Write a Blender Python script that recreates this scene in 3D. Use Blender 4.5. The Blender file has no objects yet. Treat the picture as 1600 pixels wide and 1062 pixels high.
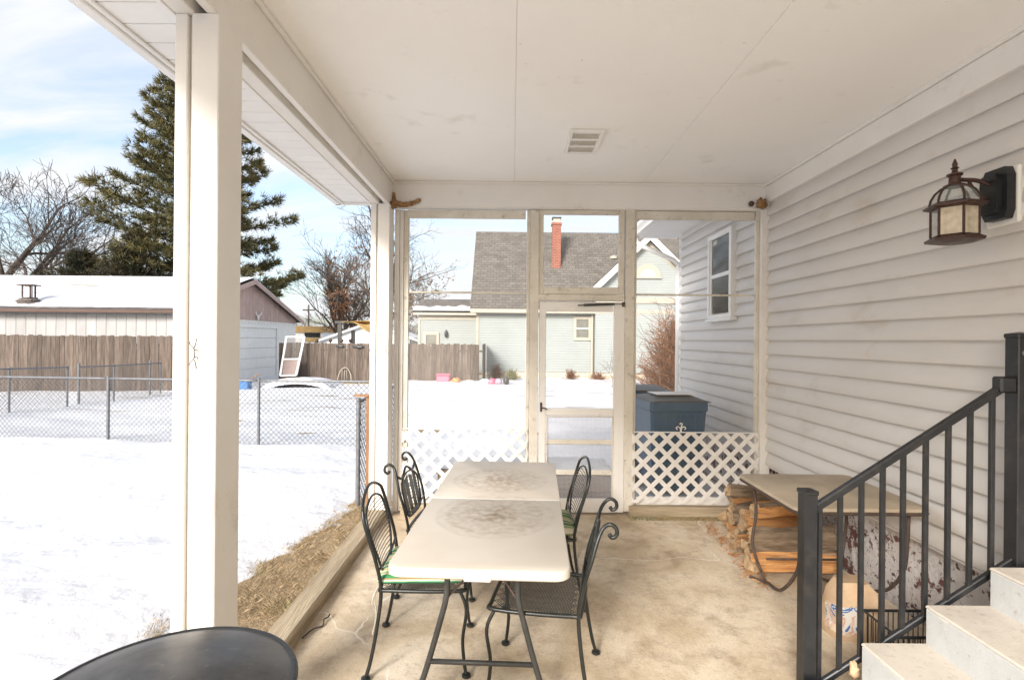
import bpy, bmesh, math, random
from mathutils import Vector, Matrix, noise

R = math.radians
sc = bpy.context.scene
col = sc.collection

# ------------------------------------------------------------------ camera
CAMZ, FPX, ROLL = 1.67, 823.0, R(0.5)
cam_d = bpy.data.cameras.new('camera')
cam_d.sensor_width = 36.0
cam_d.lens = FPX / 1600 * 36
cam_d.clip_start = 0.05
cam_d.clip_end = 3000
cam = bpy.data.objects.new('camera', cam_d)
col.objects.link(cam)
cam.matrix_world = Matrix.Translation((0, 0, CAMZ)) @ Matrix.Rotation(R(90), 4, 'X') @ Matrix.Rotation(ROLL, 4, 'Z')
sc.camera = cam

# ------------------------------------------------------------------ sky and sun
SUN_DIR = Vector((-0.38, -0.78, 0.42)).normalized()      # towards the sun
world = bpy.data.worlds.new('World')
sc.world = world
world.use_nodes = True
wn, wl = world.node_tree.nodes, world.node_tree.links
wn.clear()
w_out = wn.new('ShaderNodeOutputWorld')
w_bg = wn.new('ShaderNodeBackground')
w_bg.inputs['Strength'].default_value = 0.092
w_sky = wn.new('ShaderNodeTexSky')
w_sky.sky_type = 'NISHITA'
w_sky.sun_disc = False
w_sky.sun_elevation = math.asin(SUN_DIR.z)
w_sky.sun_rotation = math.atan2(SUN_DIR.x, SUN_DIR.y)
w_sky.air_density = 1.0
w_sky.dust_density = 3.0
w_sky.ozone_density = 1.0
w_tc = wn.new('ShaderNodeTexCoord')
w_sep = wn.new('ShaderNodeSeparateXYZ')
wl.new(w_tc.outputs['Generated'], w_sep.inputs[0])
w_add = wn.new('ShaderNodeMath'); w_add.operation = 'ADD'; w_add.inputs[1].default_value = 0.22
wl.new(w_sep.outputs['Z'], w_add.inputs[0])
w_mx = wn.new('ShaderNodeMath'); w_mx.operation = 'MAXIMUM'; w_mx.inputs[1].default_value = 0.05
wl.new(w_add.outputs[0], w_mx.inputs[0])
w_dx = wn.new('ShaderNodeMath'); w_dx.operation = 'DIVIDE'
wl.new(w_sep.outputs['X'], w_dx.inputs[0]); wl.new(w_mx.outputs[0], w_dx.inputs[1])
w_dy = wn.new('ShaderNodeMath'); w_dy.operation = 'DIVIDE'
wl.new(w_sep.outputs['Y'], w_dy.inputs[0]); wl.new(w_mx.outputs[0], w_dy.inputs[1])
w_cmb = wn.new('ShaderNodeCombineXYZ')
wl.new(w_dx.outputs[0], w_cmb.inputs[0]); wl.new(w_dy.outputs[0], w_cmb.inputs[1])
w_map = wn.new('ShaderNodeMapping')
w_map.inputs['Scale'].default_value = (0.8, 1.7, 1.0)
w_map.inputs['Rotation'].default_value = (0, 0, R(-24))
wl.new(w_cmb.outputs[0], w_map.inputs[0])
w_no = wn.new('ShaderNodeTexNoise')
w_no.inputs['Scale'].default_value = 1.5
w_no.inputs['Detail'].default_value = 7
w_no.inputs['Roughness'].default_value = 0.55
w_no.inputs['Distortion'].default_value = 0.5
wl.new(w_map.outputs[0], w_no.inputs['Vector'])
w_rmp = wn.new('ShaderNodeValToRGB')
w_rmp.color_ramp.elements[0].position = 0.40
w_rmp.color_ramp.elements[0].color = (0.18, 0.18, 0.18, 1)
w_rmp.color_ramp.elements[1].position = 0.58
w_rmp.color_ramp.elements[1].color = (0.95, 0.95, 0.95, 1)
wl.new(w_no.outputs['Fac'], w_rmp.inputs[0])
w_mix = wn.new('ShaderNodeMix'); w_mix.data_type = 'RGBA'
wl.new(w_rmp.outputs[0], w_mix.inputs['Factor'])
wl.new(w_sky.outputs[0], w_mix.inputs['A'])
w_mix.inputs['B'].default_value = (2.95, 2.97, 3.04, 1)
wl.new(w_mix.outputs['Result'], w_bg.inputs['Color'])
wl.new(w_bg.outputs[0], w_out.inputs['Surface'])

sun_d = bpy.data.lights.new('sun', 'SUN')
sun_d.energy = 1.6
sun_d.angle = R(18)
sun_d.color = (1.0, 0.96, 0.91)
sun = bpy.data.objects.new('sun', sun_d)
col.objects.link(sun)
sun.rotation_euler = SUN_DIR.to_track_quat('Z', 'Y').to_euler()
sun.location = (10, -10, 15)

sc.view_settings.view_transform = 'Standard'
sc.view_settings.look = 'None'
sc.view_settings.gamma = 1.0
sc.view_settings.use_curve_mapping = False
sc.view_settings.exposure = 1.9
sc.view_settings.use_white_balance = True
sc.view_settings.white_balance_temperature = 6450
sc.view_settings.white_balance_tint = 10
sc.render.engine = 'CYCLES'
sc.cycles.max_bounces = 14
sc.cycles.diffuse_bounces = 8
sc.cycles.glossy_bounces = 4
sc.cycles.transparent_max_bounces = 16
sc.cycles.sample_clamp_indirect = 6
sc.cycles.use_denoising = True
sc.cycles.caustics_reflective = False
sc.cycles.caustics_refractive = False

# ------------------------------------------------------------------ helpers
def at(px, py, Y):
    """photo pixel (1600 x 1062) at depth Y -> world point"""
    u, v = px - 800, py - 531
    u0, v0 = u + ROLL * v, v - ROLL * u
    return Vector((u0 * Y / FPX, Y, CAMZ - v0 * Y / FPX))

def px_on_x(px, py, X):
    """photo pixel on the plane x = X"""
    u, v = px - 800, py - 531
    u0, v0 = u + ROLL * v, v - ROLL * u
    Y = X * FPX / u0
    return Vector((X, Y, CAMZ - v0 * Y / FPX))

def new_mat(name):
    m = bpy.data.materials.new(name)
    m.use_nodes = True
    n, l = m.node_tree.nodes, m.node_tree.links
    return m, n, l, n['Principled BSDF']

def pm(name, c1, c2=None, scale=4.0, stretch=(1, 1, 1), rough=0.7, detail=6, lo=0.35, hi=0.65, bump=0.0, bscale=None,
       spots=None, tint=0.0, metal=0.0, spec=None, coord='pos', speck=None):
    """procedural material: two colours by noise, optional spots ((color, scale, lo, hi)), per-object tint, bump"""
    m, n, l, p = new_mat(name)
    p.inputs['Roughness'].default_value = rough
    p.inputs['Metallic'].default_value = metal
    if spec is not None:
        p.inputs['Specular IOR Level'].default_value = spec
    if coord == 'pos':
        vec = n.new('ShaderNodeNewGeometry').outputs['Position']
    else:
        vec = n.new('ShaderNodeTexCoord').outputs['Object']
    mp = n.new('ShaderNodeMapping'); mp.inputs['Scale'].default_value = stretch
    l.new(vec, mp.inputs[0])
    oi = n.new('ShaderNodeObjectInfo')
    if tint:
        ad = n.new('ShaderNodeVectorMath'); ad.operation = 'ADD'
        ml = n.new('ShaderNodeMath'); ml.operation = 'MULTIPLY'; ml.inputs[1].default_value = 37.0
        l.new(oi.outputs['Random'], ml.inputs[0])
        l.new(mp.outputs[0], ad.inputs[0]); l.new(ml.outputs[0], ad.inputs[1])
        vout = ad.outputs[0]
    else:
        vout = mp.outputs[0]
    no = n.new('ShaderNodeTexNoise')
    no.inputs['Scale'].default_value = scale; no.inputs['Detail'].default_value = detail
    no.inputs['Roughness'].default_value = 0.6
    l.new(vout, no.inputs['Vector'])
    rp = n.new('ShaderNodeValToRGB')
    c2 = c2 or tuple(c * 0.85 for c in c1)
    e = rp.color_ramp.elements
    e[0].position, e[1].position = lo, hi
    e[0].color, e[1].color = (*c2, 1), (*c1, 1)
    l.new(no.outputs['Fac'], rp.inputs[0])
    cur = rp.outputs[0]
    for sp in (spots or []):
        c, s, a, b = sp[:4]
        n2 = n.new('ShaderNodeTexNoise'); n2.inputs['Scale'].default_value = s; n2.inputs['Detail'].default_value = 8
        n2.inputs['Roughness'].default_value = 0.65
        l.new(vout if len(sp) < 5 else vec, n2.inputs['Vector'])
        r2 = n.new('ShaderNodeMapRange')
        r2.inputs['From Min'].default_value = a; r2.inputs['From Max'].default_value = b
        l.new(n2.outputs['Fac'], r2.inputs['Value'])
        mx = n.new('ShaderNodeMix'); mx.data_type = 'RGBA'
        l.new(r2.outputs[0], mx.inputs['Factor']); l.new(cur, mx.inputs['A'])
        mx.inputs['B'].default_value = (*c, 1)
        cur = mx.outputs['Result']
    if tint:
        hs = n.new('ShaderNodeHueSaturation')
        mr = n.new('ShaderNodeMapRange')
        mr.inputs['To Min'].default_value = 1 - tint; mr.inputs['To Max'].default_value = 1 + tint
        l.new(oi.outputs['Random'], mr.inputs['Value'])
        l.new(mr.outputs[0], hs.inputs['Value']); l.new(cur, hs.inputs['Color'])
        cur = hs.outputs[0]
    l.new(cur, p.inputs['Base Color'])
    if bump:
        nb = n.new('ShaderNodeTexNoise'); nb.inputs['Scale'].default_value = bscale or scale * 4
        nb.inputs['Detail'].default_value = 6
        l.new(vout, nb.inputs['Vector'])
        bp = n.new('ShaderNodeBump'); bp.inputs['Strength'].default_value = bump; bp.inputs['Distance'].default_value = 0.02
        l.new(nb.outputs['Fac'], bp.inputs['Height']); l.new(bp.outputs[0], p.inputs['Normal'])
    return m

class MB:
    def __init__(self):
        self.v, self.f, self.m = [], [], []
    def add(self, vs, fs, mi=0):
        b = len(self.v)
        self.v += [tuple(x) for x in vs]
        self.f += [tuple(b + i for i in f) for f in fs]
        self.m += [mi] * len(fs)
        return self
    def box(self, x0, x1, y0, y1, z0, z1, mi=0):
        vs = [(x, y, z) for x in (x0, x1) for y in (y0, y1) for z in (z0, z1)]
        return self.add(vs, [(0, 1, 3, 2), (4, 6, 7, 5), (0, 4, 5, 1), (2, 3, 7, 6), (0, 2, 6, 4), (1, 5, 7, 3)], mi)
    def cbox(self, x0, x1, y0, y1, z0, z1, c=0.004, mi=0):
        lo, hi = (x0, y0, z0), (x1, y1, z1)
        vs, idx = [], {}
        for k in range(8):
            s = [(k >> a) & 1 for a in range(3)]
            for a in range(3):
                p = []
                for b in range(3):
                    q = hi[b] if s[b] else lo[b]
                    if b != a:
                        q += -c if s[b] else c
                    p.append(q)
                idx[(k, a)] = len(vs); vs.append(p)
        fs = []
        for a in range(3):
            b, d = (a + 1) % 3, (a + 2) % 3
            for s in (0, 1):
                ks = [s << a | i << b | j << d for i, j in ((0, 0), (1, 0), (1, 1), (0, 1))]
                fs.append(tuple(idx[(k, a)] for k in ks))
            for i in (0, 1):
                for j in (0, 1):
                    k0 = i << b | j << d
                    k1 = k0 | 1 << a
                    fs.append((idx[(k0, b)], idx[(k1, b)], idx[(k1, d)], idx[(k0, d)]))
        for k in range(8):
            fs.append((idx[(k, 0)], idx[(k, 1)], idx[(k, 2)]))
        return self.add(vs, fs, mi)
    def tube(self, pts, r, n=6, closed=False, mi=0, cap=True):
        pts = [Vector(p) for p in pts]
        k = len(pts)
        rs = r if isinstance(r, (list, tuple)) else [r] * k
        rings, prev = [], None
        for i, p in enumerate(pts):
            if closed:
                d = pts[(i + 1) % k] - pts[i - 1]
            else:
                d = pts[min(i + 1, k - 1)] - pts[max(i - 1, 0)]
            if d.length < 1e-9:
                d = Vector((0, 0, 1))
            d.normalize()
            if prev is None:
                a = d.orthogonal().normalized()
            else:
                a = prev - d * prev.dot(d)
                if a.length < 1e-6:
                    a = d.orthogonal()
                a.normalize()
            prev = a
            b = d.cross(a)
            rings.append([p + (a * math.cos(t) + b * math.sin(t)) * rs[i] for t in (2 * math.pi * j / n for j in range(n))])
        vs = [q for ring in rings for q in ring]
        fs = []
        for i in range(k if closed else k - 1):
            i2 = (i + 1) % k
            for j in range(n):
                fs.append((i * n + j, i * n + (j + 1) % n, i2 * n + (j + 1) % n, i2 * n + j))
        if cap and not closed:
            fs.append(tuple(range(n - 1, -1, -1)))
            fs.append(tuple((k - 1) * n + j for j in range(n)))
        return self.add(vs, fs, mi)
    def lathe(self, prof, c=(0, 0, 0), n=24, mi=0, cap=True):
        vs, fs = [], []
        for r, z in prof:
            for j in range(n):
                t = 2 * math.pi * j / n
                vs.append((c[0] + r * math.cos(t), c[1] + r * math.sin(t), c[2] + z))
        for i in range(len(prof) - 1):
            for j in range(n):
                fs.append((i * n + j, i * n + (j + 1) % n, (i + 1) * n + (j + 1) % n, (i + 1) * n + j))
        if cap:
            fs.append(tuple(range(n - 1, -1, -1)))
            fs.append(tuple((len(prof) - 1) * n + j for j in range(n)))
        return self.add(vs, fs, mi)
    def prism(self, poly, axis, a0, a1, mi=0):
        """poly of 2D points extruded along axis ('x','y','z') from a0 to a1; poly axes are the other two in xyz order"""
        def P(p, a):
            return {'x': (a, p[0], p[1]), 'y': (p[0], a, p[1]), 'z': (p[0], p[1], a)}[axis]
        k = len(poly)
        vs = [P(p, a0) for p in poly] + [P(p, a1) for p in poly]
        fs = [tuple(range(k)), tuple(range(2 * k - 1, k - 1, -1))]
        fs += [(i, (i + 1) % k, k + (i + 1) % k, k + i) for i in range(k)]
        return self.add(vs, fs, mi)
    def ball(self, c, r, n=8, mi=0, sc3=(1, 1, 1)):
        prof = [(max(1e-4, math.sin(math.pi * i / n)), -math.cos(math.pi * i / n)) for i in range(n + 1)]
        b = len(self.v)
        self.lathe([(r * a, r * z) for a, z in prof], (0, 0, 0), n + 2, mi, cap=False)
        for i in range(b, len(self.v)):
            x, y, z = self.v[i]
            self.v[i] = (c[0] + x * sc3[0], c[1] + y * sc3[1], c[2] + z * sc3[2])
        return self
    def build(self, name, mat, parent=None, smooth=False, fix=True, world=True):
        me = bpy.data.meshes.new(name)
        me.from_pydata(self.v, [], self.f)
        mats = mat if isinstance(mat, (list, tuple)) else [mat]
        for x in mats:
            me.materials.append(x)
        if len(mats) > 1:
            me.polygons.foreach_set('material_index', self.m)
        if fix:
            bm = bmesh.new(); bm.from_mesh(me)
            bmesh.ops.recalc_face_normals(bm, faces=bm.faces)
            bm.to_mesh(me); bm.free()
        if smooth:
            me.polygons.foreach_set('use_smooth', [True] * len(me.polygons))
            if smooth is not True:
                me.set_sharp_from_angle(angle=R(smooth))
        me.update()
        return link(name, me, parent, world)

WM = {}
def link(name, me, parent=None, world=True):
    o = bpy.data.objects.new(name, me)
    col.objects.link(o)
    if parent is not None:
        o.parent = parent
        if world and parent.name in WM:
            o.matrix_parent_inverse = WM[parent.name].inverted()
    return o

def thing(name, label, cat, loc=(0, 0, 0), rz=0, group=None, local=False):
    o = bpy.data.objects.new(name, None)
    col.objects.link(o)
    o.empty_display_size = 0.1
    o.location = loc
    o.rotation_euler = (0, 0, rz)
    if not local:
        WM[o.name] = Matrix.Translation(loc) @ Matrix.Rotation(rz, 4, 'Z')
    return tag(o, label, cat, group)

def tag(o, label, cat=None, group=None, kind=None):
    o['label'] = label
    if cat: o['category'] = cat
    if group: o['group'] = group
    if kind: o['kind'] = kind
    return o

def structure(o):
    o['kind'] = 'structure'
    return o

def stuff(o):
    o['kind'] = 'stuff'
    return o

def smooth_path(pts, k=6, closed=False):
    """Catmull-Rom through pts"""
    P = [Vector(p) for p in pts]
    n = len(P)
    out = []
    for i in range(n if closed else n - 1):
        p0 = P[(i - 1) % n] if closed or i > 0 else P[0] * 2 - P[1]
        p1, p2 = P[i], P[(i + 1) % n]
        p3 = P[(i + 2) % n] if closed or i + 2 < n else P[-1] * 2 - P[-2]
        for j in range(k):
            t = j / k
            out.append(0.5 * ((2 * p1) + (p2 - p0) * t + (2 * p0 - 5 * p1 + 4 * p2 - p3) * t * t + (3 * p1 - p0 - 3 * p2 + p3) * t ** 3))
    if not closed:
        out.append(P[-1])
    return out

# ------------------------------------------------------------------ materials
M = {}
M['ceil'] = pm('ceiling_paint', (.90, .89, .865), (.87, .855, .825), scale=.9, rough=.55, bump=.05, bscale=40,
               spots=[((.66, .60, .52), 3, .60, .86), ((.40, .33, .25), 20, .69, .80), ((.2, .17, .13), 60, .72, .78)])
M['trim'] = pm('white_trim_paint', (.76, .74, .705), (.71, .685, .645), scale=1.6, rough=.5, bump=.06, bscale=35,
               spots=[((.50, .43, .34), 4, .60, .86), ((.25, .2, .15), 34, .71, .78)])
M['oldtrim'] = pm('weathered_trim_paint', (.68, .64, .565), (.58, .535, .455), scale=5, rough=.75, bump=.2, bscale=60,
                  spots=[((.33, .275, .20), 16, .58, .74), ((.20, .16, .11), 50, .66, .72)])
M['siding'] = pm('vinyl_siding', (.62, .595, .565), (.57, .545, .515), scale=1.3, stretch=(1, .6, 1), rough=.42,
                 spots=[((.42, .34, .25), 2.0, .56, .90), ((.15, .12, .09), 45, .74, .79)])
M['soffit'] = pm('soffit_vinyl', (.82, .815, .80), (.77, .76, .745), scale=3, rough=.45)
M['dark'] = pm('gap_shade', (.03, .027, .024), rough=.9)
M['found'] = pm('peeling_foundation', (.72, .69, .66), (.60, .56, .53), scale=6, rough=.85, bump=.9, bscale=14,
                spots=[((.46, .40, .35), 3, .45, .7), ((.16, .07, .06), 7, .55, .585), ((.10, .05, .045), 24, .555, .60), ((.30, .25, .21), 40, .58, .68)])
M['timber'] = pm('old_timber', (.46, .375, .255), (.27, .21, .135), scale=3, stretch=(6, .5, 6), rough=.85, bump=.5, bscale=20,
                 spots=[((.13, .10, .07), 3, .60, .75)])
M['timberx'] = pm('old_timber_cross', (.46, .375, .255), (.27, .21, .135), scale=3, stretch=(.5, 6, 6), rough=.85, bump=.5, bscale=20)
M['brownwood'] = pm('raw_brown_wood', (.36, .20, .10), (.20, .10, .05), scale=4, stretch=(8, 8, .5), rough=.8, bump=.4)
M['picket'] = pm('grey_fence_wood', (.16, .122, .096), (.07, .053, .041), scale=2.5, stretch=(9, 9, .7), rough=.9, tint=.28, bump=.5, bscale=14,
                 spots=[((.055, .042, .032), 6, .6, .75)])
M['galv'] = pm('galvanised_steel', (.20, .205, .215), (.13, .134, .14), scale=20, rough=.45, metal=.4)
M['wire'] = pm('fence_wire', (.10, .10, .105), (.07, .07, .074), scale=20, rough=.5, metal=.2)
M['iron'] = pm('black_iron', (.018, .019, .021), (.010, .011, .013), scale=30, rough=.42, bump=.1, bscale=80, spots=[((.12, .09, .06), 24, .69, .78)])
M['chairiron'] = pm('chair_iron', (.018, .021, .019), (.009, .011, .010), scale=22, rough=.36, spots=[((.07, .045, .024), 18, .62, .78)])
M['rail'] = pm('rail_paint', (.017, .018, .020), (.010, .0105, .012), scale=14, rough=.36, spots=[((.10, .085, .07), 40, .72, .8), ((.045, .035, .028), 7, .56, .76)])
M['leg'] = pm('grey_steel_leg', (.055, .056, .053), (.036, .037, .035), scale=20, rough=.4, spots=[((.16, .10, .06), 22, .66, .8)])
M['rust'] = pm('rusty_rod', (.095, .058, .042), (.045, .032, .026), scale=24, rough=.75)
M['step'] = pm('painted_steps', (.52, .535, .535), (.48, .49, .485), scale=14, rough=.8, bump=.10, bscale=90,
               spots=[((.36, .33, .29), 26, .60, .72), ((.62, .61, .58), 9, .60, .68)])
M['tread'] = pm('worn_treads', (.60, .545, .47), (.50, .455, .395), scale=5, rough=.85, bump=.12, bscale=90,
                spots=[((.40, .35, .29), 30, .56, .72), ((.20, .165, .13), 14, .64, .72)])
M['tarp'] = pm('tan_tarp', (.50, .33, .13), (.38, .24, .09), scale=3, rough=.8)
M['white'] = pm('white_paint', (.80, .79, .76), (.74, .73, .70), scale=4, rough=.5)
M['cream'] = pm('cream_paint', (.42, .385, .315), (.38, .345, .28), scale=3, rough=.55)
M['bark'] = pm('tree_bark', (.075, .056, .044), (.038, .029, .023), scale=5, rough=.95)
M['twig'] = pm('bare_twigs', (.13, .10, .082), (.08, .062, .05), scale=3, rough=.95)
M['bark2'] = pm('pale_bark', (.16, .12, .092), (.09, .067, .052), scale=4, rough=.95)
M['shrubtwig'] = pm('red_brown_twigs', (.25, .115, .055), (.10, .05, .028), scale=3, rough=.95)
M['oakleaf'] = pm('dead_oak_leaves', (.22, .10, .04), (.13, .055, .022), scale=2, rough=.85)
M['needle'] = pm('pine_needles', (.15, .122, .036), (.052, .056, .019), scale=1.3, rough=.75, lo=.38, hi=.62)
M['cedar'] = pm('cedar_foliage', (.065, .048, .018), (.022, .026, .011), scale=1.2, rough=.85, lo=.38, hi=.62)
M['brick'] = pm('red_brick', (.42, .10, .055), (.30, .07, .04), scale=6, rough=.85)
M['pinkboard'] = pm('brown_pink_boards', (.50, .36, .315), (.42, .30, .26), scale=3, rough=.7, tint=.06)
M['garage'] = pm('grey_white_boards', (.40, .395, .39), (.33, .325, .32), scale=2, stretch=(1, 1, .4), rough=.7, tint=.05,
                 spots=[((.30, .27, .24), 2.2, .64, .76)])
M['brownmetal'] = pm('brown_gutter', (.12, .075, .055), rough=.5)
M['glass'] = pm('window_glass', (.055, .055, .05), (.035, .036, .035), scale=3, rough=.06, spec=.6)
M['farglass'] = pm('far_window_glass', (.20, .20, .17), (.15, .15, .13), scale=3, rough=.2)
M['mud'] = pm('mud_nest', (.36, .21, .10), (.20, .105, .045), scale=30, rough=.95, bump=.8, bscale=60)
M['bin'] = pm('dark_blue_plastic', (.010, .080, .165), (.007, .06, .125), scale=5, rough=.42)
M['binlid'] = pm('grey_green_lid', (.035, .042, .038), (.022, .027, .025), scale=5, rough=.5)
M['pink'] = pm('pink_plastic', (.72, .17, .24), rough=.45)
M['orange'] = pm('orange_scrap', (.55, .24, .10), rough=.7)
M['blue'] = pm('blue_plastic', (.05, .17, .42), rough=.45)
M['paper'] = pm('brown_paper', (.56, .40, .25), (.45, .31, .19), scale=9, rough=.8)
M['bronze'] = pm('rusty_bronze', (.075, .035, .025), (.035, .018, .014), scale=30, rough=.42, metal=.3)
M['deadgrass'] = pm('dead_grass', (.50, .375, .235), (.25, .19, .105), scale=22, rough=.9, spots=[((.25, .235, .09), 2.2, .55, .72)])
M['soil'] = pm('thatch_soil', (.34, .245, .14), (.20, .145, .08), scale=7, rough=1, bump=.8, bscale=40)
M['grill'] = pm('black_enamel', (.030, .030, .031), (.016, .016, .017), scale=6, rough=.34, bump=.06, bscale=20,
                spots=[((.075, .072, .068), 5, .44, .70), ((.10, .095, .09), 45, .60, .72), ((.045, .022, .012), 11, .66, .74), ((.12, .115, .11), 60, .66, .74)])
M['oldmetal'] = pm('dull_metal', (.17, .15, .13), (.10, .09, .08), scale=40, rough=.6)

def m_snow():
    m, n, l, p = new_mat('snow')
    p.inputs['Roughness'].default_value = 0.65
    p.inputs['Specular IOR Level'].default_value = 0.25
    g = n.new('ShaderNodeNewGeometry')
    a = n.new('ShaderNodeTexNoise'); a.inputs['Scale'].default_value = 1.4; a.inputs['Detail'].default_value = 8
    mp = n.new('ShaderNodeMapping'); mp.inputs['Scale'].default_value = (.35, 1.6, 1)
    l.new(g.outputs['Position'], mp.inputs[0]); l.new(mp.outputs[0], a.inputs['Vector'])
    r = n.new('ShaderNodeMapRange'); r.inputs['From Min'].default_value = .61; r.inputs['From Max'].default_value = .67
    l.new(a.outputs['Fac'], r.inputs['Value'])
    sx = n.new('ShaderNodeSeparateXYZ'); l.new(g.outputs['Position'], sx.inputs[0])
    far = n.new('ShaderNodeMapRange'); far.inputs['From Min'].default_value = 10.5; far.inputs['From Max'].default_value = 14
    far.inputs['To Max'].default_value = .75
    l.new(sx.outputs['Y'], far.inputs['Value'])
    mu = n.new('ShaderNodeMath'); mu.operation = 'MULTIPLY'
    l.new(r.outputs[0], mu.inputs[0]); l.new(far.outputs[0], mu.inputs[1])
    mx = n.new('ShaderNodeMix'); mx.data_type = 'RGBA'
    mx.inputs['A'].default_value = (.64, .645, .66, 1); mx.inputs['B'].default_value = (.26, .21, .15, 1)
    l.new(mu.outputs[0], mx.inputs['Factor'])
    l.new(mx.outputs['Result'], p.inputs['Base Color'])
    b = n.new('ShaderNodeTexNoise'); b.inputs['Scale'].default_value = 5; b.inputs['Detail'].default_value = 7
    l.new(g.outputs['Position'], b.inputs['Vector'])
    bp = n.new('ShaderNodeBump'); bp.inputs['Strength'].default_value = .6; bp.inputs['Distance'].default_value = .06
    l.new(b.outputs['Fac'], bp.inputs['Height']); l.new(bp.outputs[0], p.inputs['Normal'])
    return m
M['snow'] = m_snow()

def m_concrete():
    m, n, l, p = new_mat('stained_concrete')
    p.inputs['Roughness'].default_value = 0.85
    g = n.new('ShaderNodeNewGeometry').outputs['Position']
    def noi(s, d=8, ro=.6, dist=0):
        a = n.new('ShaderNodeTexNoise'); a.inputs['Scale'].default_value = s; a.inputs['Detail'].default_value = d
        a.inputs['Roughness'].default_value = ro; a.inputs['Distortion'].default_value = dist
        l.new(g, a.inputs['Vector']); return a.outputs['Fac']
    def ramp(src, stops):
        r = n.new('ShaderNodeValToRGB'); e = r.color_ramp.elements
        while len(e) < len(stops): e.new(.5)
        for k, (pos, c) in enumerate(stops):
            e[k].position = pos; e[k].color = (*c, 1)
        l.new(src, r.inputs[0]); return r.outputs[0]
    base = ramp(noi(1.5, 9, .62, .6), [(.28, (.36, .27, .175)), (.42, (.55, .44, .30)), (.53, (.66, .555, .41)), (.68, (.75, .665, .53))])
    def over(cur, src, a, b, c):
        r = n.new('ShaderNodeMapRange'); r.inputs['From Min'].default_value = a; r.inputs['From Max'].default_value = b
        l.new(src, r.inputs['Value'])
        mx = n.new('ShaderNodeMix'); mx.data_type = 'RGBA'
        l.new(r.outputs[0], mx.inputs['Factor']); l.new(cur, mx.inputs['A']); mx.inputs['B'].default_value = (*c, 1)
        return mx.outputs['Result']
    cur = over(base, noi(4.5, 9, .75), .49, .74, (.29, .205, .135))
    cur = over(cur, noi(13, 8, .75), .54, .76, (.38, .29, .20))
    cur = over(cur, noi(75, 5, .7), .56, .74, (.24, .18, .125))
    cur = over(cur, noi(210, 3, .7), .52, .80, (.30, .24, .175))
    cur = over(cur, noi(38, 4, .65), .63, .76, (.76, .70, .60))
    # pale patched cracks
    wv = n.new('ShaderNodeVectorMath'); wv.operation = 'ADD'
    nz = n.new('ShaderNodeTexNoise'); nz.inputs['Scale'].default_value = 3.0; nz.inputs['Detail'].default_value = 5
    l.new(g, nz.inputs['Vector'])
    sm = n.new('ShaderNodeVectorMath'); sm.operation = 'SCALE'; sm.inputs['Scale'].default_value = .30
    l.new(nz.outputs['Color'], sm.inputs[0]); l.new(g, wv.inputs[0]); l.new(sm.outputs[0], wv.inputs[1])
    vo = n.new('ShaderNodeTexVoronoi'); vo.feature = 'DISTANCE_TO_EDGE'; vo.inputs['Scale'].default_value = .42
    l.new(wv.outputs[0], vo.inputs['Vector'])
    r = n.new('ShaderNodeMapRange'); r.inputs['From Min'].default_value = .0032; r.inputs['From Max'].default_value = .0012; r.inputs['To Max'].default_value = .7
    l.new(vo.outputs['Distance'], r.inputs['Value'])
    mk = n.new('ShaderNodeMapRange'); mk.inputs['From Min'].default_value = .45; mk.inputs['From Max'].default_value = .55
    l.new(noi(1.1, 3), mk.inputs['Value'])
    mu = n.new('ShaderNodeMath'); mu.operation = 'MULTIPLY'
    l.new(r.outputs[0], mu.inputs[0]); l.new(mk.outputs[0], mu.inputs[1])
    mx = n.new('ShaderNodeMix'); mx.data_type = 'RGBA'
    l.new(mu.outputs[0], mx.inputs['Factor']); l.new(cur, mx.inputs['A']); mx.inputs['B'].default_value = (.80, .74, .64, 1)
    l.new(mx.outputs['Result'], p.inputs['Base Color'])
    bp = n.new('ShaderNodeBump'); bp.inputs['Strength'].default_value = .35; bp.inputs['Distance'].default_value = .01
    l.new(noi(25, 8, .7), bp.inputs['Height']); l.new(bp.outputs[0], p.inputs['Normal'])
    return m
M['concrete'] = m_concrete()

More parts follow.
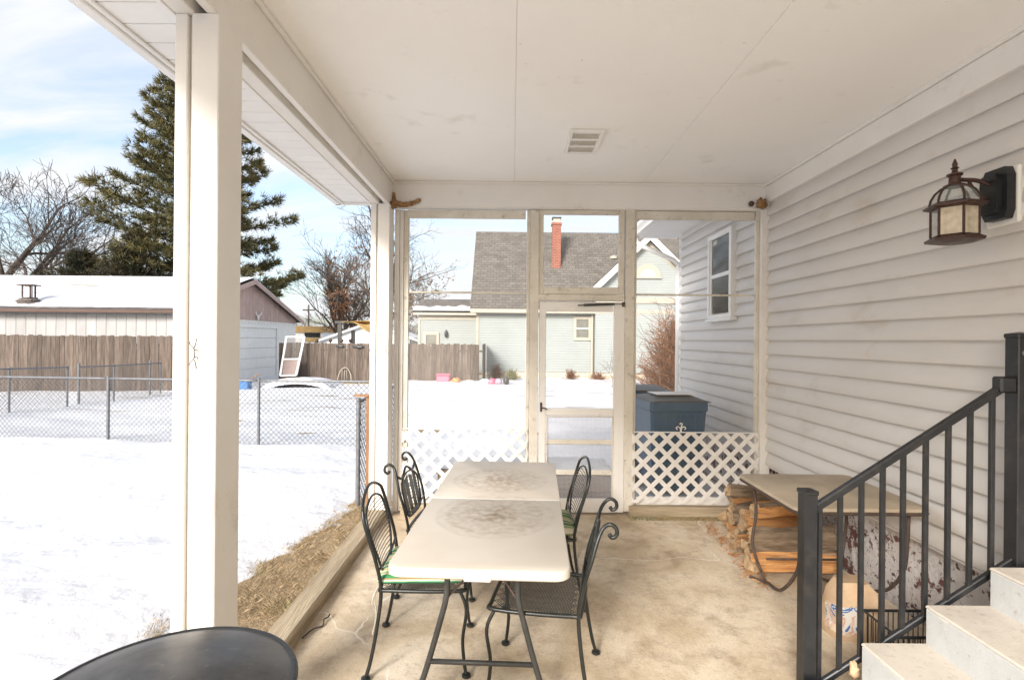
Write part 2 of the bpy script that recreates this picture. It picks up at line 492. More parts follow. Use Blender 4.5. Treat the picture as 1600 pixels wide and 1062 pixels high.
def m_screen(name, alpha, colr, grid=None):
    """woven screen: mostly see-through, thin pale threads"""
    m, n, l, p = new_mat(name)
    out = n['Material Output']
    p.inputs['Base Color'].default_value = (*colr, 1); p.inputs['Roughness'].default_value = .8
    tr = n.new('ShaderNodeBsdfTransparent')
    mx = n.new('ShaderNodeMixShader')
    g = n.new('ShaderNodeNewGeometry')
    no = n.new('ShaderNodeTexNoise'); no.inputs['Scale'].default_value = 4; no.inputs['Detail'].default_value = 4
    l.new(g.outputs['Position'], no.inputs['Vector'])
    mr = n.new('ShaderNodeMapRange'); mr.inputs['To Min'].default_value = alpha * .75; mr.inputs['To Max'].default_value = alpha * 1.25
    l.new(no.outputs['Fac'], mr.inputs['Value'])
    fac = mr.outputs[0]
    if grid:
        sx = n.new('ShaderNodeSeparateXYZ'); l.new(g.outputs['Position'], sx.inputs[0])
        outs = []
        for ax in ('X', 'Z'):
            a = n.new('ShaderNodeMath'); a.operation = 'DIVIDE'; a.inputs[1].default_value = grid
            l.new(sx.outputs[ax], a.inputs[0])
            b = n.new('ShaderNodeMath'); b.operation = 'FRACT'; l.new(a.outputs[0], b.inputs[0])
            c = n.new('ShaderNodeMath'); c.operation = 'LESS_THAN'; c.inputs[1].default_value = .28
            l.new(b.outputs[0], c.inputs[0]); outs.append(c.outputs[0])
        q = n.new('ShaderNodeMath'); q.operation = 'MAXIMUM'; l.new(outs[0], q.inputs[0]); l.new(outs[1], q.inputs[1])
        s = n.new('ShaderNodeMath'); s.operation = 'MULTIPLY_ADD'; s.inputs[1].default_value = .35
        l.new(q.outputs[0], s.inputs[0]); l.new(fac, s.inputs[2]); fac = s.outputs[0]
    l.new(fac, mx.inputs['Fac'])
    l.new(tr.outputs[0], mx.inputs[1]); l.new(p.outputs[0], mx.inputs[2])
    l.new(mx.outputs[0], out.inputs['Surface'])
    return m
M['screen'] = m_screen('insect_screen', .10, (.62, .61, .58))
M['doorscreen'] = m_screen('door_screen', .22, (.55, .56, .60), grid=.0125)

def m_lines(name, axis, pitch, frac, base, line, extra=None, rough=.7, bump=.5):
    """far boarding: fine lines by world position"""
    m, n, l, p = new_mat(name)
    p.inputs['Roughness'].default_value = rough
    g = n.new('ShaderNodeNewGeometry')
    sx = n.new('ShaderNodeSeparateXYZ'); l.new(g.outputs['Position'], sx.inputs[0])
    a = n.new('ShaderNodeMath'); a.operation = 'DIVIDE'; a.inputs[1].default_value = pitch
    l.new(sx.outputs[axis], a.inputs[0])
    b = n.new('ShaderNodeMath'); b.operation = 'FRACT'; l.new(a.outputs[0], b.inputs[0])
    c = n.new('ShaderNodeMath'); c.operation = 'LESS_THAN'; c.inputs[1].default_value = frac
    l.new(b.outputs[0], c.inputs[0])
    no = n.new('ShaderNodeTexNoise'); no.inputs['Scale'].default_value = 1.2; no.inputs['Detail'].default_value = 6
    l.new(g.outputs['Position'], no.inputs['Vector'])
    rp = n.new('ShaderNodeValToRGB'); e = rp.color_ramp.elements
    e[0].position, e[1].position = .35, .65
    e[0].color = (*[x * .93 for x in base], 1); e[1].color = (*base, 1)
    l.new(no.outputs['Fac'], rp.inputs[0])
    mx = n.new('ShaderNodeMix'); mx.data_type = 'RGBA'
    l.new(c.outputs[0], mx.inputs['Factor']); l.new(rp.outputs[0], mx.inputs['A']); mx.inputs['B'].default_value = (*line, 1)
    l.new(mx.outputs['Result'], p.inputs['Base Color'])
    bp = n.new('ShaderNodeBump'); bp.inputs['Strength'].default_value = bump; bp.inputs['Distance'].default_value = .02
    l.new(b.outputs[0], bp.inputs['Height']); l.new(bp.outputs[0], p.inputs['Normal'])
    return m
M['mint'] = m_lines('mint_siding', 'Z', .125, .16, (.34, .365, .35), (.24, .265, .252))

def m_brick(name, c1, c2, mortar, w, h, ms, use=('X', 'Z'), rough=.85, squash=1.0):
    m, n, l, p = new_mat(name)
    p.inputs['Roughness'].default_value = rough
    g = n.new('ShaderNodeNewGeometry')
    sx = n.new('ShaderNodeSeparateXYZ'); l.new(g.outputs['Position'], sx.inputs[0])
    cb = n.new('ShaderNodeCombineXYZ')
    l.new(sx.outputs[use[0]], cb.inputs[0]); l.new(sx.outputs[use[1]], cb.inputs[1])
    bt = n.new('ShaderNodeTexBrick')
    bt.inputs['Color1'].default_value = (*c1, 1); bt.inputs['Color2'].default_value = (*c2, 1)
    bt.inputs['Mortar'].default_value = (*mortar, 1)
    bt.inputs['Scale'].default_value = 1.0; bt.inputs['Mortar Size'].default_value = ms
    bt.inputs['Brick Width'].default_value = w; bt.inputs['Row Height'].default_value = h
    l.new(cb.outputs[0], bt.inputs['Vector'])
    no = n.new('ShaderNodeTexNoise'); no.inputs['Scale'].default_value = 2.5; no.inputs['Detail'].default_value = 8
    l.new(g.outputs['Position'], no.inputs['Vector'])
    mr = n.new('ShaderNodeMapRange'); mr.inputs['To Min'].default_value = .65; mr.inputs['To Max'].default_value = 1.35
    l.new(no.outputs['Fac'], mr.inputs['Value'])
    hs = n.new('ShaderNodeHueSaturation'); l.new(mr.outputs[0], hs.inputs['Value']); l.new(bt.outputs['Color'], hs.inputs['Color'])
    l.new(hs.outputs[0], p.inputs['Base Color'])
    bp = n.new('ShaderNodeBump'); bp.inputs['Strength'].default_value = .6; bp.inputs['Distance'].default_value = .02
    l.new(bt.outputs['Fac'], bp.inputs['Height']); bp.invert = True; l.new(bp.outputs[0], p.inputs['Normal'])
    return m
M['shingle'] = m_brick('roof_shingles', (.165, .148, .128), (.115, .103, .09), (.065, .058, .05), .33, .14, .012)
M['darkshingle'] = m_brick('eave_shingles', (.13, .105, .09), (.08, .068, .06), (.03, .027, .025), .3, .1, .012)
M['chimbrick'] = m_brick('chimney_brick', (.30, .07, .038), (.22, .05, .028), (.33, .20, .15), .21, .085, .012)
M['stone'] = m_brick('foundation_stone', (.52, .43, .32), (.42, .35, .26), (.66, .60, .5), .5, .18, .02)

def m_table():
    m, n, l, p = new_mat('stained_plastic_top')
    p.inputs['Roughness'].default_value = .5
    tc = n.new('ShaderNodeTexCoord').outputs['Object']
    def noi(s, d=6, dist=0):
        a = n.new('ShaderNodeTexNoise'); a.inputs['Scale'].default_value = s; a.inputs['Detail'].default_value = d
        a.inputs['Distortion'].default_value = dist
        l.new(tc, a.inputs['Vector']); return a.outputs['Fac']
    base = n.new('ShaderNodeValToRGB'); e = base.color_ramp.elements
    e[0].position, e[1].position = .35, .65
    e[0].color = (.54, .485, .405, 1); e[1].color = (.60, .55, .475, 1)
    l.new(noi(2.5), base.inputs[0]); cur = base.outputs[0]
    for (cx, cy, rx, ry, amt) in ((.0, .42, .31, .32, .95), (.02, -.27, .32, .35, .95)):
        mp = n.new('ShaderNodeMapping'); mp.inputs['Location'].default_value = (-cx / rx, -cy / ry, 0)
        mp.inputs['Scale'].default_value = (1 / rx, 1 / ry, 0)
        l.new(tc, mp.inputs[0])
        ln = n.new('ShaderNodeVectorMath'); ln.operation = 'LENGTH'; l.new(mp.outputs[0], ln.inputs[0])
        ad = n.new('ShaderNodeMath'); ad.operation = 'MULTIPLY_ADD'; ad.inputs[1].default_value = .16
        l.new(noi(3.5, 7), ad.inputs[0]); l.new(ln.outputs['Value'], ad.inputs[2])
        rp = n.new('ShaderNodeValToRGB'); e = rp.color_ramp.elements
        for k, (pos, v) in enumerate([(.10, .95), (.35, .70), (.55, .40), (.70, .36), (.78, .50), (.84, .22), (.90, .16), (.94, .26), (1.0, 0)]):
            q = e[k] if k < 2 else e.new(pos)
            q.position = pos; q.color = (v, v, v, 1)
        dv = n.new('ShaderNodeMath'); dv.operation = 'DIVIDE'; dv.inputs[1].default_value = 1.10
        l.new(ad.outputs[0], dv.inputs[0]); l.new(dv.outputs[0], rp.inputs[0])
        gr = n.new('ShaderNodeMapRange'); gr.inputs['From Min'].default_value = .30; gr.inputs['From Max'].default_value = .64
        l.new(noi(26, 9), gr.inputs['Value'])
        mu = n.new('ShaderNodeMath'); mu.operation = 'MULTIPLY'; l.new(rp.outputs[0], mu.inputs[0]); l.new(gr.outputs[0], mu.inputs[1])
        m2 = n.new('ShaderNodeMath'); m2.operation = 'MULTIPLY'; m2.inputs[1].default_value = amt; l.new(mu.outputs[0], m2.inputs[0])
        mx = n.new('ShaderNodeMix'); mx.data_type = 'RGBA'
        l.new(m2.outputs[0], mx.inputs['Factor']); l.new(cur, mx.inputs['A']); mx.inputs['B'].default_value = (.20, .125, .055, 1)
        cur = mx.outputs['Result']
    l.new(cur, p.inputs['Base Color'])
    bp = n.new('ShaderNodeBump'); bp.inputs['Strength'].default_value = .12; bp.inputs['Distance'].default_value = .004
    l.new(noi(160, 2), bp.inputs['Height']); l.new(bp.outputs[0], p.inputs['Normal'])
    return m
M['tabletop'] = m_table()

def m_stripes():
    m, n, l, p = new_mat('striped_cushion')
    p.inputs['Roughness'].default_value = .85
    tc = n.new('ShaderNodeTexCoord').outputs['Object']
    sx = n.new('ShaderNodeSeparateXYZ'); l.new(tc, sx.inputs[0])
    a = n.new('ShaderNodeMath'); a.operation = 'MULTIPLY_ADD'; a.inputs[1].default_value = 1 / .16; a.inputs[2].default_value = .37 + 5
    l.new(sx.outputs['Y'], a.inputs[0])
    zz = n.new('ShaderNodeMath'); zz.operation = 'MULTIPLY_ADD'; zz.inputs[1].default_value = 6.0
    l.new(sx.outputs['Z'], zz.inputs[0]); l.new(a.outputs[0], zz.inputs[2])
    b = n.new('ShaderNodeMath'); b.operation = 'FRACT'; l.new(zz.outputs[0], b.inputs[0])
    rp = n.new('ShaderNodeValToRGB'); rp.color_ramp.interpolation = 'CONSTANT'
    e = rp.color_ramp.elements
    stops = [(0, (.05, .26, .10)), (.2, (.66, .60, .40)), (.28, (.30, .42, .20)), (.42, (.70, .66, .52)), (.52, (.62, .52, .14)), (.62, (.70, .66, .52)),
             (.7, (.09, .33, .17)), (.86, (.68, .63, .45)), (.93, (.34, .22, .10))]
    for k, (pos, c) in enumerate(stops):
        q = e[k] if k < 2 else e.new(pos)
        q.position = pos; q.color = (*c, 1)
    l.new(b.outputs[0], rp.inputs[0]); l.new(rp.outputs[0], p.inputs['Base Color'])
    return m
M['stripes'] = m_stripes()

def m_log():
    m1 = pm('log_bark', (.27, .20, .135), (.11, .075, .045), scale=9, stretch=(.5, 3, 3), rough=.95, bump=.9, bscale=30, tint=.15)
    m2 = pm('split_wood', (.62, .33, .125), (.40, .17, .055), scale=4, stretch=(.6, 8, 8), rough=.9, bump=.9, bscale=9, tint=.25, spots=[((.16, .06, .025), 3, .54, .70), ((.30, .24, .17), 1.4, .52, .66)])
    m3 = pm('log_end_grain', (.50, .36, .21), (.26, .16, .085), scale=16, rough=.9, bump=.5, tint=.15)
    return [m1, m2, m3]
LOGM = m_log()

# ------------------------------------------------------------------ ground
def gz(x, y):
    t = min(1, max(0, (y - 6) / 11))
    return -0.2 * t * t * (3 - 2 * t) - 0.03

def grid_mesh(xs, ys, zf):
    vs = [(x, y, zf(x, y)) for y in ys for x in xs]
    nx = len(xs)
    fs = [(j * nx + i, j * nx + i + 1, (j + 1) * nx + i + 1, (j + 1) * nx + i) for j in range(len(ys) - 1) for i in range(nx - 1)]
    return vs, fs

def spaced(a, b, fine0, fine1, step, grow):
    out = [fine0]
    while out[-1] < fine1: out.append(out[-1] + step)
    s = step
    while out[-1] < b:
        s *= grow; out.append(out[-1] + s)
    s = step; lo = [fine0]
    while lo[-1] > a:
        s *= grow; lo.append(lo[-1] - s)
    return lo[:0:-1] + out

xs = spaced(-900, 900, -9, 6, .10, 1.16)
ys = spaced(-300, 1500, -1, 11, .10, 1.13)

def snow_depth(x, y):
    n1 = noise.noise(Vector((x * .55, y * .55, 1.3)))
    n2 = noise.noise(Vector((x * 2.3, y * 2.3, 4.1)))
    n3 = noise.noise(Vector((x * 7, y * 7, 9.1)))
    edge = -1.90 if y < 3.4 else -1.90 + min(1, (y - 3.4) / 1.6) * .46
    if y < 2.2: edge -= 0.05 * (2.2 - y)
    d_left = edge + .16 * n1 + .26 * n2 + .24 * n3 - x            # distance outwards from the thaw line
    d_far = y - 5.45 - .08 * n2
    d_back = -1.6 - y
    d = max(d_left, d_far, d_back)
    base = .075 * (1 - math.exp(-max(d, 0) / .35)) if d > 0 else max(-.05, d * .35)
    und = .075 * noise.noise(Vector((x * .35, y * .75, 7))) + .055 * noise.noise(Vector((x * .9, y * 1.7, 2))) - .04 * max(0, noise.noise(Vector((x * 1.7, y * 2.6, 5))) - .32)
    k = min(1, max(0, d / 1.2))
    return base + und * k - .012

vs, fs = grid_mesh(xs, ys, lambda x, y: gz(x, y) - (.25 if (-1.2 < x < 2.6 and y < 5.2 and y > -1.5) else 0))
b = MB(); b.v, b.f, b.m = vs, fs, [0] * len(fs)
structure(b.build('ground', M['soil'], smooth=True, fix=False))
def snow_z(x, y):
    z = gz(x, y) + snow_depth(x, y)
    if -1.25 < x < 7.2 and -1.5 < y < 5.25: z -= .4
    if x > 2.4 and y < 7.8: z -= .3
    return z
vs, fs = grid_mesh(xs, ys, snow_z)
b = MB(); b.v, b.f, b.m = vs, fs, [0] * len(fs)
structure(b.build('snow', M['snow'], smooth=True, fix=False))

# dead grass along the slab edge
rng = random.Random(5)
b = MB()
for i in range(120000):
    x = rng.uniform(-2.5, -1.31); y = rng.uniform(1.0, 5.7)
    if snow_depth(x, y) > .012 + rng.random() * .015: continue
    z = gz(x, y)
    dn = noise.noise(Vector((x * 5, y * 5, 3)))
    if dn < -.12 and rng.random() < .75: continue
    a = rng.uniform(0, 6.283) if rng.random() < .5 else rng.gauss(2.2 + 2 * noise.noise(Vector((x * 2, y * 2, 8))), .5)
    ln = rng.uniform(.014, .046) * (1 + .9 * dn) * (1.6 if rng.random() < .12 else 1); lean = rng.uniform(.75, 1.6)
    dx, dy = math.cos(a), math.sin(a)
    w = rng.uniform(.0005, .0011)
    h = ln * math.cos(lean); o = ln * math.sin(lean)
    px_, py_ = -dy * w, dx * w
    b.add([(x - px_, y - py_, z), (x + px_, y + py_, z), (x + dx * o * .55 + px_ * .8, y + dy * o * .55 + py_ * .8, z + h * .7), (x + dx * o, y + dy * o, z + h * .9 + .004)],
          [(0, 1, 2), (0, 2, 3)])
stuff(tag(b.build('dead_grass', M['deadgrass'], fix=False), 'matted tan dead grass between the snow edge and the timber curb', 'grass'))

# ------------------------------------------------------------------ patio slab
b = MB(); b.cbox(-1.30, 2.47, -1.4, 5.28, -.22, 0, .01)
structure(b.build('patio', M['concrete']))

# ------------------------------------------------------------------ the house on the right
WX = 2.46
house = thing('house', 'house with pale beige lapped siding on the right of the porch', 'house', (4.6, 2.3, 0))
C_H = .1318
def board_profile(z0):
    h = C_H
    return [(WX, z0 + .006), (WX - .014, z0 + .004), (WX - .027, z0), (WX - .032, z0 + .006), (WX - .034, z0 + h * .18), (WX - .0315, z0 + h * .38), (WX - .0235, z0 + h * .60), (WX - .0125, z0 + h * .80), (WX - .0055, z0 + h * .93), (WX - .004, z0 + h * 1.04), (WX, z0 + h * 1.04)]
SY0, SY1, SZ0 = -3.0, 7.66, .50
rng = random.Random(2)
me0 = None
for i in range(21):
    z0 = SZ0 + i * C_H
    b = MB()
    prof = [(p[0], p[1] - z0) for p in board_profile(z0)]
    k = len(prof)
    ys_b = [SY0, 1.4, SY1]
    vsb = [(p[0] - WX, y, p[1]) for y in ys_b for p in prof]
    fsb = [(j * k + q, j * k + (q + 1) % k, (j + 1) * k + (q + 1) % k, (j + 1) * k + q) for j in range(2) for q in range(k)]
    fsb += [tuple(range(k)), tuple(2 * k + q for q in range(k - 1, -1, -1))]
    if me0 is None:
        b.add(vsb, fsb)
        o = b.build('siding_board', M['siding'], house, smooth=28)
        me0 = o.data
    else:
        o = link('siding_board', me0, house)
    o.location = (WX, rng.uniform(-.002, .002), z0)
# wall core, gable end and roof
MB().box(WX + .002, 8.5, SY0 + .02, 7.60, SZ0 + .02, 3.35).build('wall_core', M['siding'], house)
MB().box(WX + .06, 8.44, SY0 + .05, 7.55, -.3, SZ0 + .03).build('foundation', M['found'], house)
for i, z0 in enumerate([SZ0 + k * .2636 for k in range(11)]):
    MB().prism([(7.60, z0), (7.625, z0), (7.61, z0 + .27), (7.60, z0 + .27)], 'x', WX + .05, 8.5).build('end_siding_board', M['siding'], house)
MB().cbox(WX - .028, WX + .07, 7.60, 7.69, SZ0, 3.24, .004).build('corner_board', M['white'], house)
MB().prism([(1.83, 3.36), (5.5, 5.75), (9.2, 3.36), (9.2, 3.45), (5.5, 5.86), (1.83, 3.45)], 'y', -3.3, 8.0).build('roof', M['shingle'], house)
MB().prism([(1.95, 3.37), (9.1, 3.37), (5.5, 5.7)], 'y', -2.9, 7.58).build('gable_wall', M['siding'], house)
MB().box(1.90, WX + .02, 5.16, 7.98, 3.225, 3.245).build('eave_soffit', M['soffit'], house)
MB().cbox(1.865, 1.90, 5.16, 7.98, 3.20, 3.36, .003).build('fascia', M['white'], house)
# gutter and downspout beyond the screen
g = MB()
gp = [(1.862, 3.34), (1.755, 3.34), (1.755, 3.30), (1.785, 3.25), (1.795, 3.215), (1.862, 3.215)]
g.prism(gp, 'y', 5.2, 7.95).build('gutter', M['white'], house)
g = MB()
g.tube([(1.82, 7.80, 3.22), (1.82, 7.79, 3.13), (1.90, 7.77, 3.07)], .038, 8)
g.tube([(1.88, 7.775, 3.085), (2.36, 7.72, 2.86), (2.43, 7.715, 2.79)], .036, 8)
g.tube([(2.425, 7.715, 2.80), (2.425, 7.715, .25)], .034, 8)
g.build('downspout', M['white'], house, smooth=40)
# frieze board and bead where the porch ceiling meets the wall
MB().cbox(2.415, WX + .03, SY0, 5.045, 3.0, 3.155, .004).build('frieze_board', M['trim'], house)
MB().cbox(2.400, 2.44, SY0, 5.045, 3.156, 3.184, .006).build('bead', M['trim'], house)
# starter strip under the lowest course
MB().cbox(WX - .012, WX + .05, SY0, 7.6, SZ0 - .022, SZ0 + .001, .003).build('starter_strip', M['trim'], house)
# double hung window beyond the screen
win = MB()
wy0, wy1, wz0, wz1 = 5.74, 6.43, 1.94, 2.94
for (a0, a1, c0, c1) in ((wy0, wy0 + .055, wz0, wz1), (wy1 - .055, wy1, wz0, wz1), (wy0 + .055, wy1 - .055, wz1 - .06, wz1), (wy0 + .055, wy1 - .055, wz0, wz0 + .05)):
    win.cbox(2.375, WX, a0, a1, c0, c1, .005)
wo = win.build('window', M['white'], house)
MB().cbox(2.362, 2.44, wy0 - .03, wy1 + .03, wz0 - .035, wz0 - .001, .004).build('sill', M['white'], wo)
s = MB()
zm = (wz0 + wz1) / 2
for (a0, a1, c0, c1, xx) in ((wy0 + .055, wy1 - .055, zm - .022, zm + .022, 2.390), (wy0 + .055, wy0 + .085, wz0 + .05, wz1 - .06, 2.394), (wy1 - .085, wy1 - .055, wz0 + .05, wz1 - .06, 2.394)):
    s.cbox(xx, 2.42, a0, a1, c0, c1, .003)
s.build('sash', M['white'], wo)
MB().box(2.402, 2.416, wy0 + .09, wy1 - .09, zm + .02, wz1 - .055).build('pane', M['glass'], wo)
MB().box(2.406, 2.417, wy0 + .09, wy1 - .09, wz0 + .065, zm - .02).build('pane', M['glass'], wo)
# entry door above the steps (out of the picture to the right)
d = MB().cbox(2.40, WX, 1.00, 2.00, .66, 2.78, .006).build('door', M['white'], house)
MB().cbox(2.385, 2.41, 1.09, 1.91, .70, 2.70, .006).build('door_leaf', M['cream'], d)
MB().ball((2.35, 1.83, 1.65), .03).build('knob', M['bronze'], d, smooth=True)

# ------------------------------------------------------------------ porch
porch = thing('porch', 'white painted porch roof with ceiling panels, beam and square posts', 'porch', (.6, 1.9, 0))
PY0, PY1 = -1.3, 5.10
BX = -1.15
for (x0, x1) in ((BX - .04, .0094), (.0106, 1.2338), (1.2362, WX + .03)):
    MB().cbox(x0, x1, PY0, PY1 + .06, 3.18, 3.20, .0015).build('ceiling_panel', M['ceil'], porch)
MB().box(BX - .1, WX, PY0, PY1, 3.2005, 3.23).build('roof_deck', M['oldtrim'], porch)
MB().prism([(-1.72, 3.095), (-1.33, 3.235), (2.3, 3.25), (2.3, 3.5), (-1.72, 3.2)], 'y', PY0 - .2, PY1 + .12).build('roof', M['darkshingle'], porch)
# beam with slotted underside
MB().cbox(BX - .04, BX, PY0, 5.03, 2.92, 3.178, .004).build('beam_face', M['trim'], porch)
MB().cbox(BX - .085, BX - .0405, PY0, 5.03, 2.965, 3.17, .003).build('beam_core', M['oldtrim'], porch)
MB().cbox(BX - .165, BX - .0855, PY0, 5.03, 2.92, 3.17, .004).build('beam_face', M['trim'], porch)
MB().cbox(BX - .001, BX + .022, PY0, 5.03, 3.152, 3.178, .006).build('bead', M['trim'], porch)
MB().cbox(BX - .04, WX, 5.035, 5.14, 2.938, 3.1795, .004).build('header', M['trim'], porch)
MB().cbox(BX, WX, 5.018, 5.036, 3.158, 3.179, .005).build('bead', M['trim'], porch)
# soffit boards
SX0, SX1, SP = -1.595, BX - .166, .137
i = 0
me0 = None
y = PY0
while y < 4.86:
    if me0 is None:
        o = MB().cbox(SX0, SX1, 0, SP - .006, 0, .012, .003).build('soffit_board', M['soffit'], porch); me0 = o.data
    else:
        o = link('soffit_board', me0, porch)
    o.location = (0, y, 2.928)
    y += SP
SY_END = y
MB().box(SX0, SX1, PY0, SY_END, 2.9405, 2.955).build('soffit_backing', M['soffit'], porch)
MB().cbox(SX1 - .022, SX1 + .001, PY0, SY_END, 2.915, 2.9275, .003).build('channel', M['soffit'], porch)
MB().cbox(SX0 - .004, SX0 + .020, PY0, SY_END, 2.915, 2.9275, .003).build('channel', M['soffit'], porch)
MB().cbox(SX0 - .055, SX0 - .006, PY0, SY_END + .03, 2.905, 3.09, .004).build('fascia', M['soffit'], porch)
MB().prism([(SX0 - .056, 3.09), (SX0 - .17, 3.09), (SX0 - .165, 3.04), (SX0 - .12, 2.985), (SX0 - .056, 2.985)], 'y', PY0, SY_END + .03).build('gutter', M['soffit'], porch)
MB().cbox(SX0 - .05, SX1 + .06, SY_END + .001, SY_END + .03, 2.905, 3.06, .003).build('end_fascia', M['soffit'], porch)
# corner boards above the far post
def post(y0, y1, cleat_px):
    p = MB().cbox(-1.245, -1.140, y0, y1, .09, 2.92, .004).build('post', M['trim'], porch)
    MB().cbox(-1.262, -1.2455, y0 + .022, y1 - .02, .09, 2.92, .002).build('groove', M['oldtrim'], p)
    MB().cbox(-1.312, -1.2625, y0 + .004, y1, .09, 2.92, .004).build('batten', M['trim'], p)
    # rope cleat on the front face
    c = at(*cleat_px, y0)
    k = MB()
    r = .0024
    for s_ in (1, -1):
        k.tube(smooth_path([(c.x, y0 - .002, c.z + s_ * .014), (c.x, y0 - .018, c.z + s_ * .018), (c.x + .010, y0 - .024, c.z + s_ * .035), (c.x + .012, y0 - .020, c.z + s_ * .058)], 4), r, 5)
        k.tube(smooth_path([(c.x, y0 - .016, c.z + s_ * .018), (c.x - .012, y0 - .020, c.z + s_ * .034), (c.x - .014, y0 - .022, c.z + s_ * .046)], 4), r * .8, 5)
    k.tube([(c.x, y0 - .012, c.z - .016), (c.x, y0 - .012, c.z + .016)], r, 5)
    k.build('cleat', M['oldmetal'], p, smooth=True)
    return p
post(2.03, 2.21, (307, 552))
post(4.86, 5.04, (603, 543))
# timber curbs
tc_ = thing('timber_curb', 'long weathered timber curb between the dead grass and the concrete', 'curb', (-1.235, 2, 0))
rng = random.Random(8)
b = MB()
nseg = 40
vs = []
for i in range(nseg + 1):
    y = -1.3 + (4.98 + 1.3) * i / nseg
    j = lambda s: noise.noise(Vector((y * 2.1, s * 5.3, 0))) * .006
    vs += [(-1.312 + j(1), y, -.15), (-1.165 + j(2), y, -.15), (-1.163 + j(3), y, .078 + j(4)), (-1.174 + j(3), y, .090 + j(4)), (-1.302 + j(5), y, .090 + j(6)), (-1.313 + j(5), y, .078 + j(6))]
fs = [(i * 6 + q, i * 6 + (q + 1) % 6, (i + 1) * 6 + (q + 1) % 6, (i + 1) * 6 + q) for i in range(nseg) for q in range(6)]
fs += [tuple(range(6)), tuple(nseg * 6 + q for q in range(5, -1, -1))]
b.add(vs, fs)
b.build('timber', M['timber'], tc_)

# ------------------------------------------------------------------ screen partition at the end of the porch
FY = 5.09
part = thing('screen_partition', 'weathered white screened partition with lattice closing the far end of the porch', 'screen wall', (.6, FY, 0))
def fr(px0, px1, py0, py1, y0, y1, c=.003):
    x0 = at(px0, (py0 + py1) / 2, FY).x; x1 = at(px1, (py0 + py1) / 2, FY).x
    z1 = at((px0 + px1) / 2, py0, FY).z; z0 = at((px0 + px1) / 2, py1, FY).z
    return MB().cbox(x0, x1, y0, y1, z0, z1, c)
def bar(name, px0, px1, py0, py1, y0, y1, mat='oldtrim', parent=part):
    return fr(px0, px1, py0, py1, y0, y1).build(name, M[mat], parent)
bar('jamb', 617, 624, 329, 796, 5.042, 5.12, 'trim')
bar('jamb', 624.3, 630, 329, 796, 5.06, 5.12, 'trim')
bar('head_rail', 617, 1199, 322.5, 328.7, 5.046, 5.13, 'trim')
bar('mullion', 827, 840.5, 329, 797, 5.05, 5.13)
bar('mullion', 975, 989, 329, 797, 5.05, 5.13)
bar('corner_board', 1184, 1199, 329, 797, 5.03, 5.12, 'trim')
# left panel
bar('top_rail', 638, 821.5, 329, 341.5, 5.075, 5.11)
bar('stile', 630.3, 637.7, 329, 796, 5.072, 5.112)
bar('stile', 821.8, 826.7, 329, 796, 5.072, 5.112)
bar('crossbar', 638, 821.5, 455.5, 458.5, 5.085, 5.10)
bar('bottom_rail', 638, 821.5, 776, 790, 5.075, 5.11, 'trim')
# transom over the door
bar('transom_stile', 841, 849, 329, 460, 5.07, 5.11)
bar('transom_stile', 966.5, 974.7, 329, 460, 5.07, 5.11)
bar('transom_rail', 849.2, 966.3, 329, 336, 5.072, 5.108)
bar('transom_rail', 849.2, 966.3, 449, 460, 5.072, 5.108)
bar('door_head', 841, 974.7, 460.6, 470, 5.052, 5.125)
# right panel
bar('stile', 989.3, 993, 329, 796, 5.072, 5.112)
bar('stile', 1178.5, 1183.7, 329, 796, 5.072, 5.112)
bar('top_rail', 993.3, 1178.2, 331, 344, 5.075, 5.11)
bar('crossbar', 993.3, 1178.2, 459.5, 462.5, 5.085, 5.10)
bar('bottom_rail', 993.3, 1178.2, 776, 790, 5.075, 5.11, 'trim')
# screens
def screen(px0, px1, py0, py1, y, mat, parent):
    x0 = at(px0, (py0 + py1) / 2, FY).x; x1 = at(px1, (py0 + py1) / 2, FY).x
    z1 = at((px0 + px1) / 2, py0, FY).z; z0 = at((px0 + px1) / 2, py1, FY).z
    return MB().add([(x0, y, z0), (x1, y, z0), (x1, y, z1), (x0, y, z1)], [(0, 1, 2, 3)]).build('insect_screen', M[mat], parent, fix=False)
screen(637.5, 822, 341, 777, 5.104, 'screen', part)
screen(849, 966.5, 335.5, 449.5, 5.100, 'screen', part)
screen(992.5, 1179, 343.5, 777, 5.104, 'screen', part)

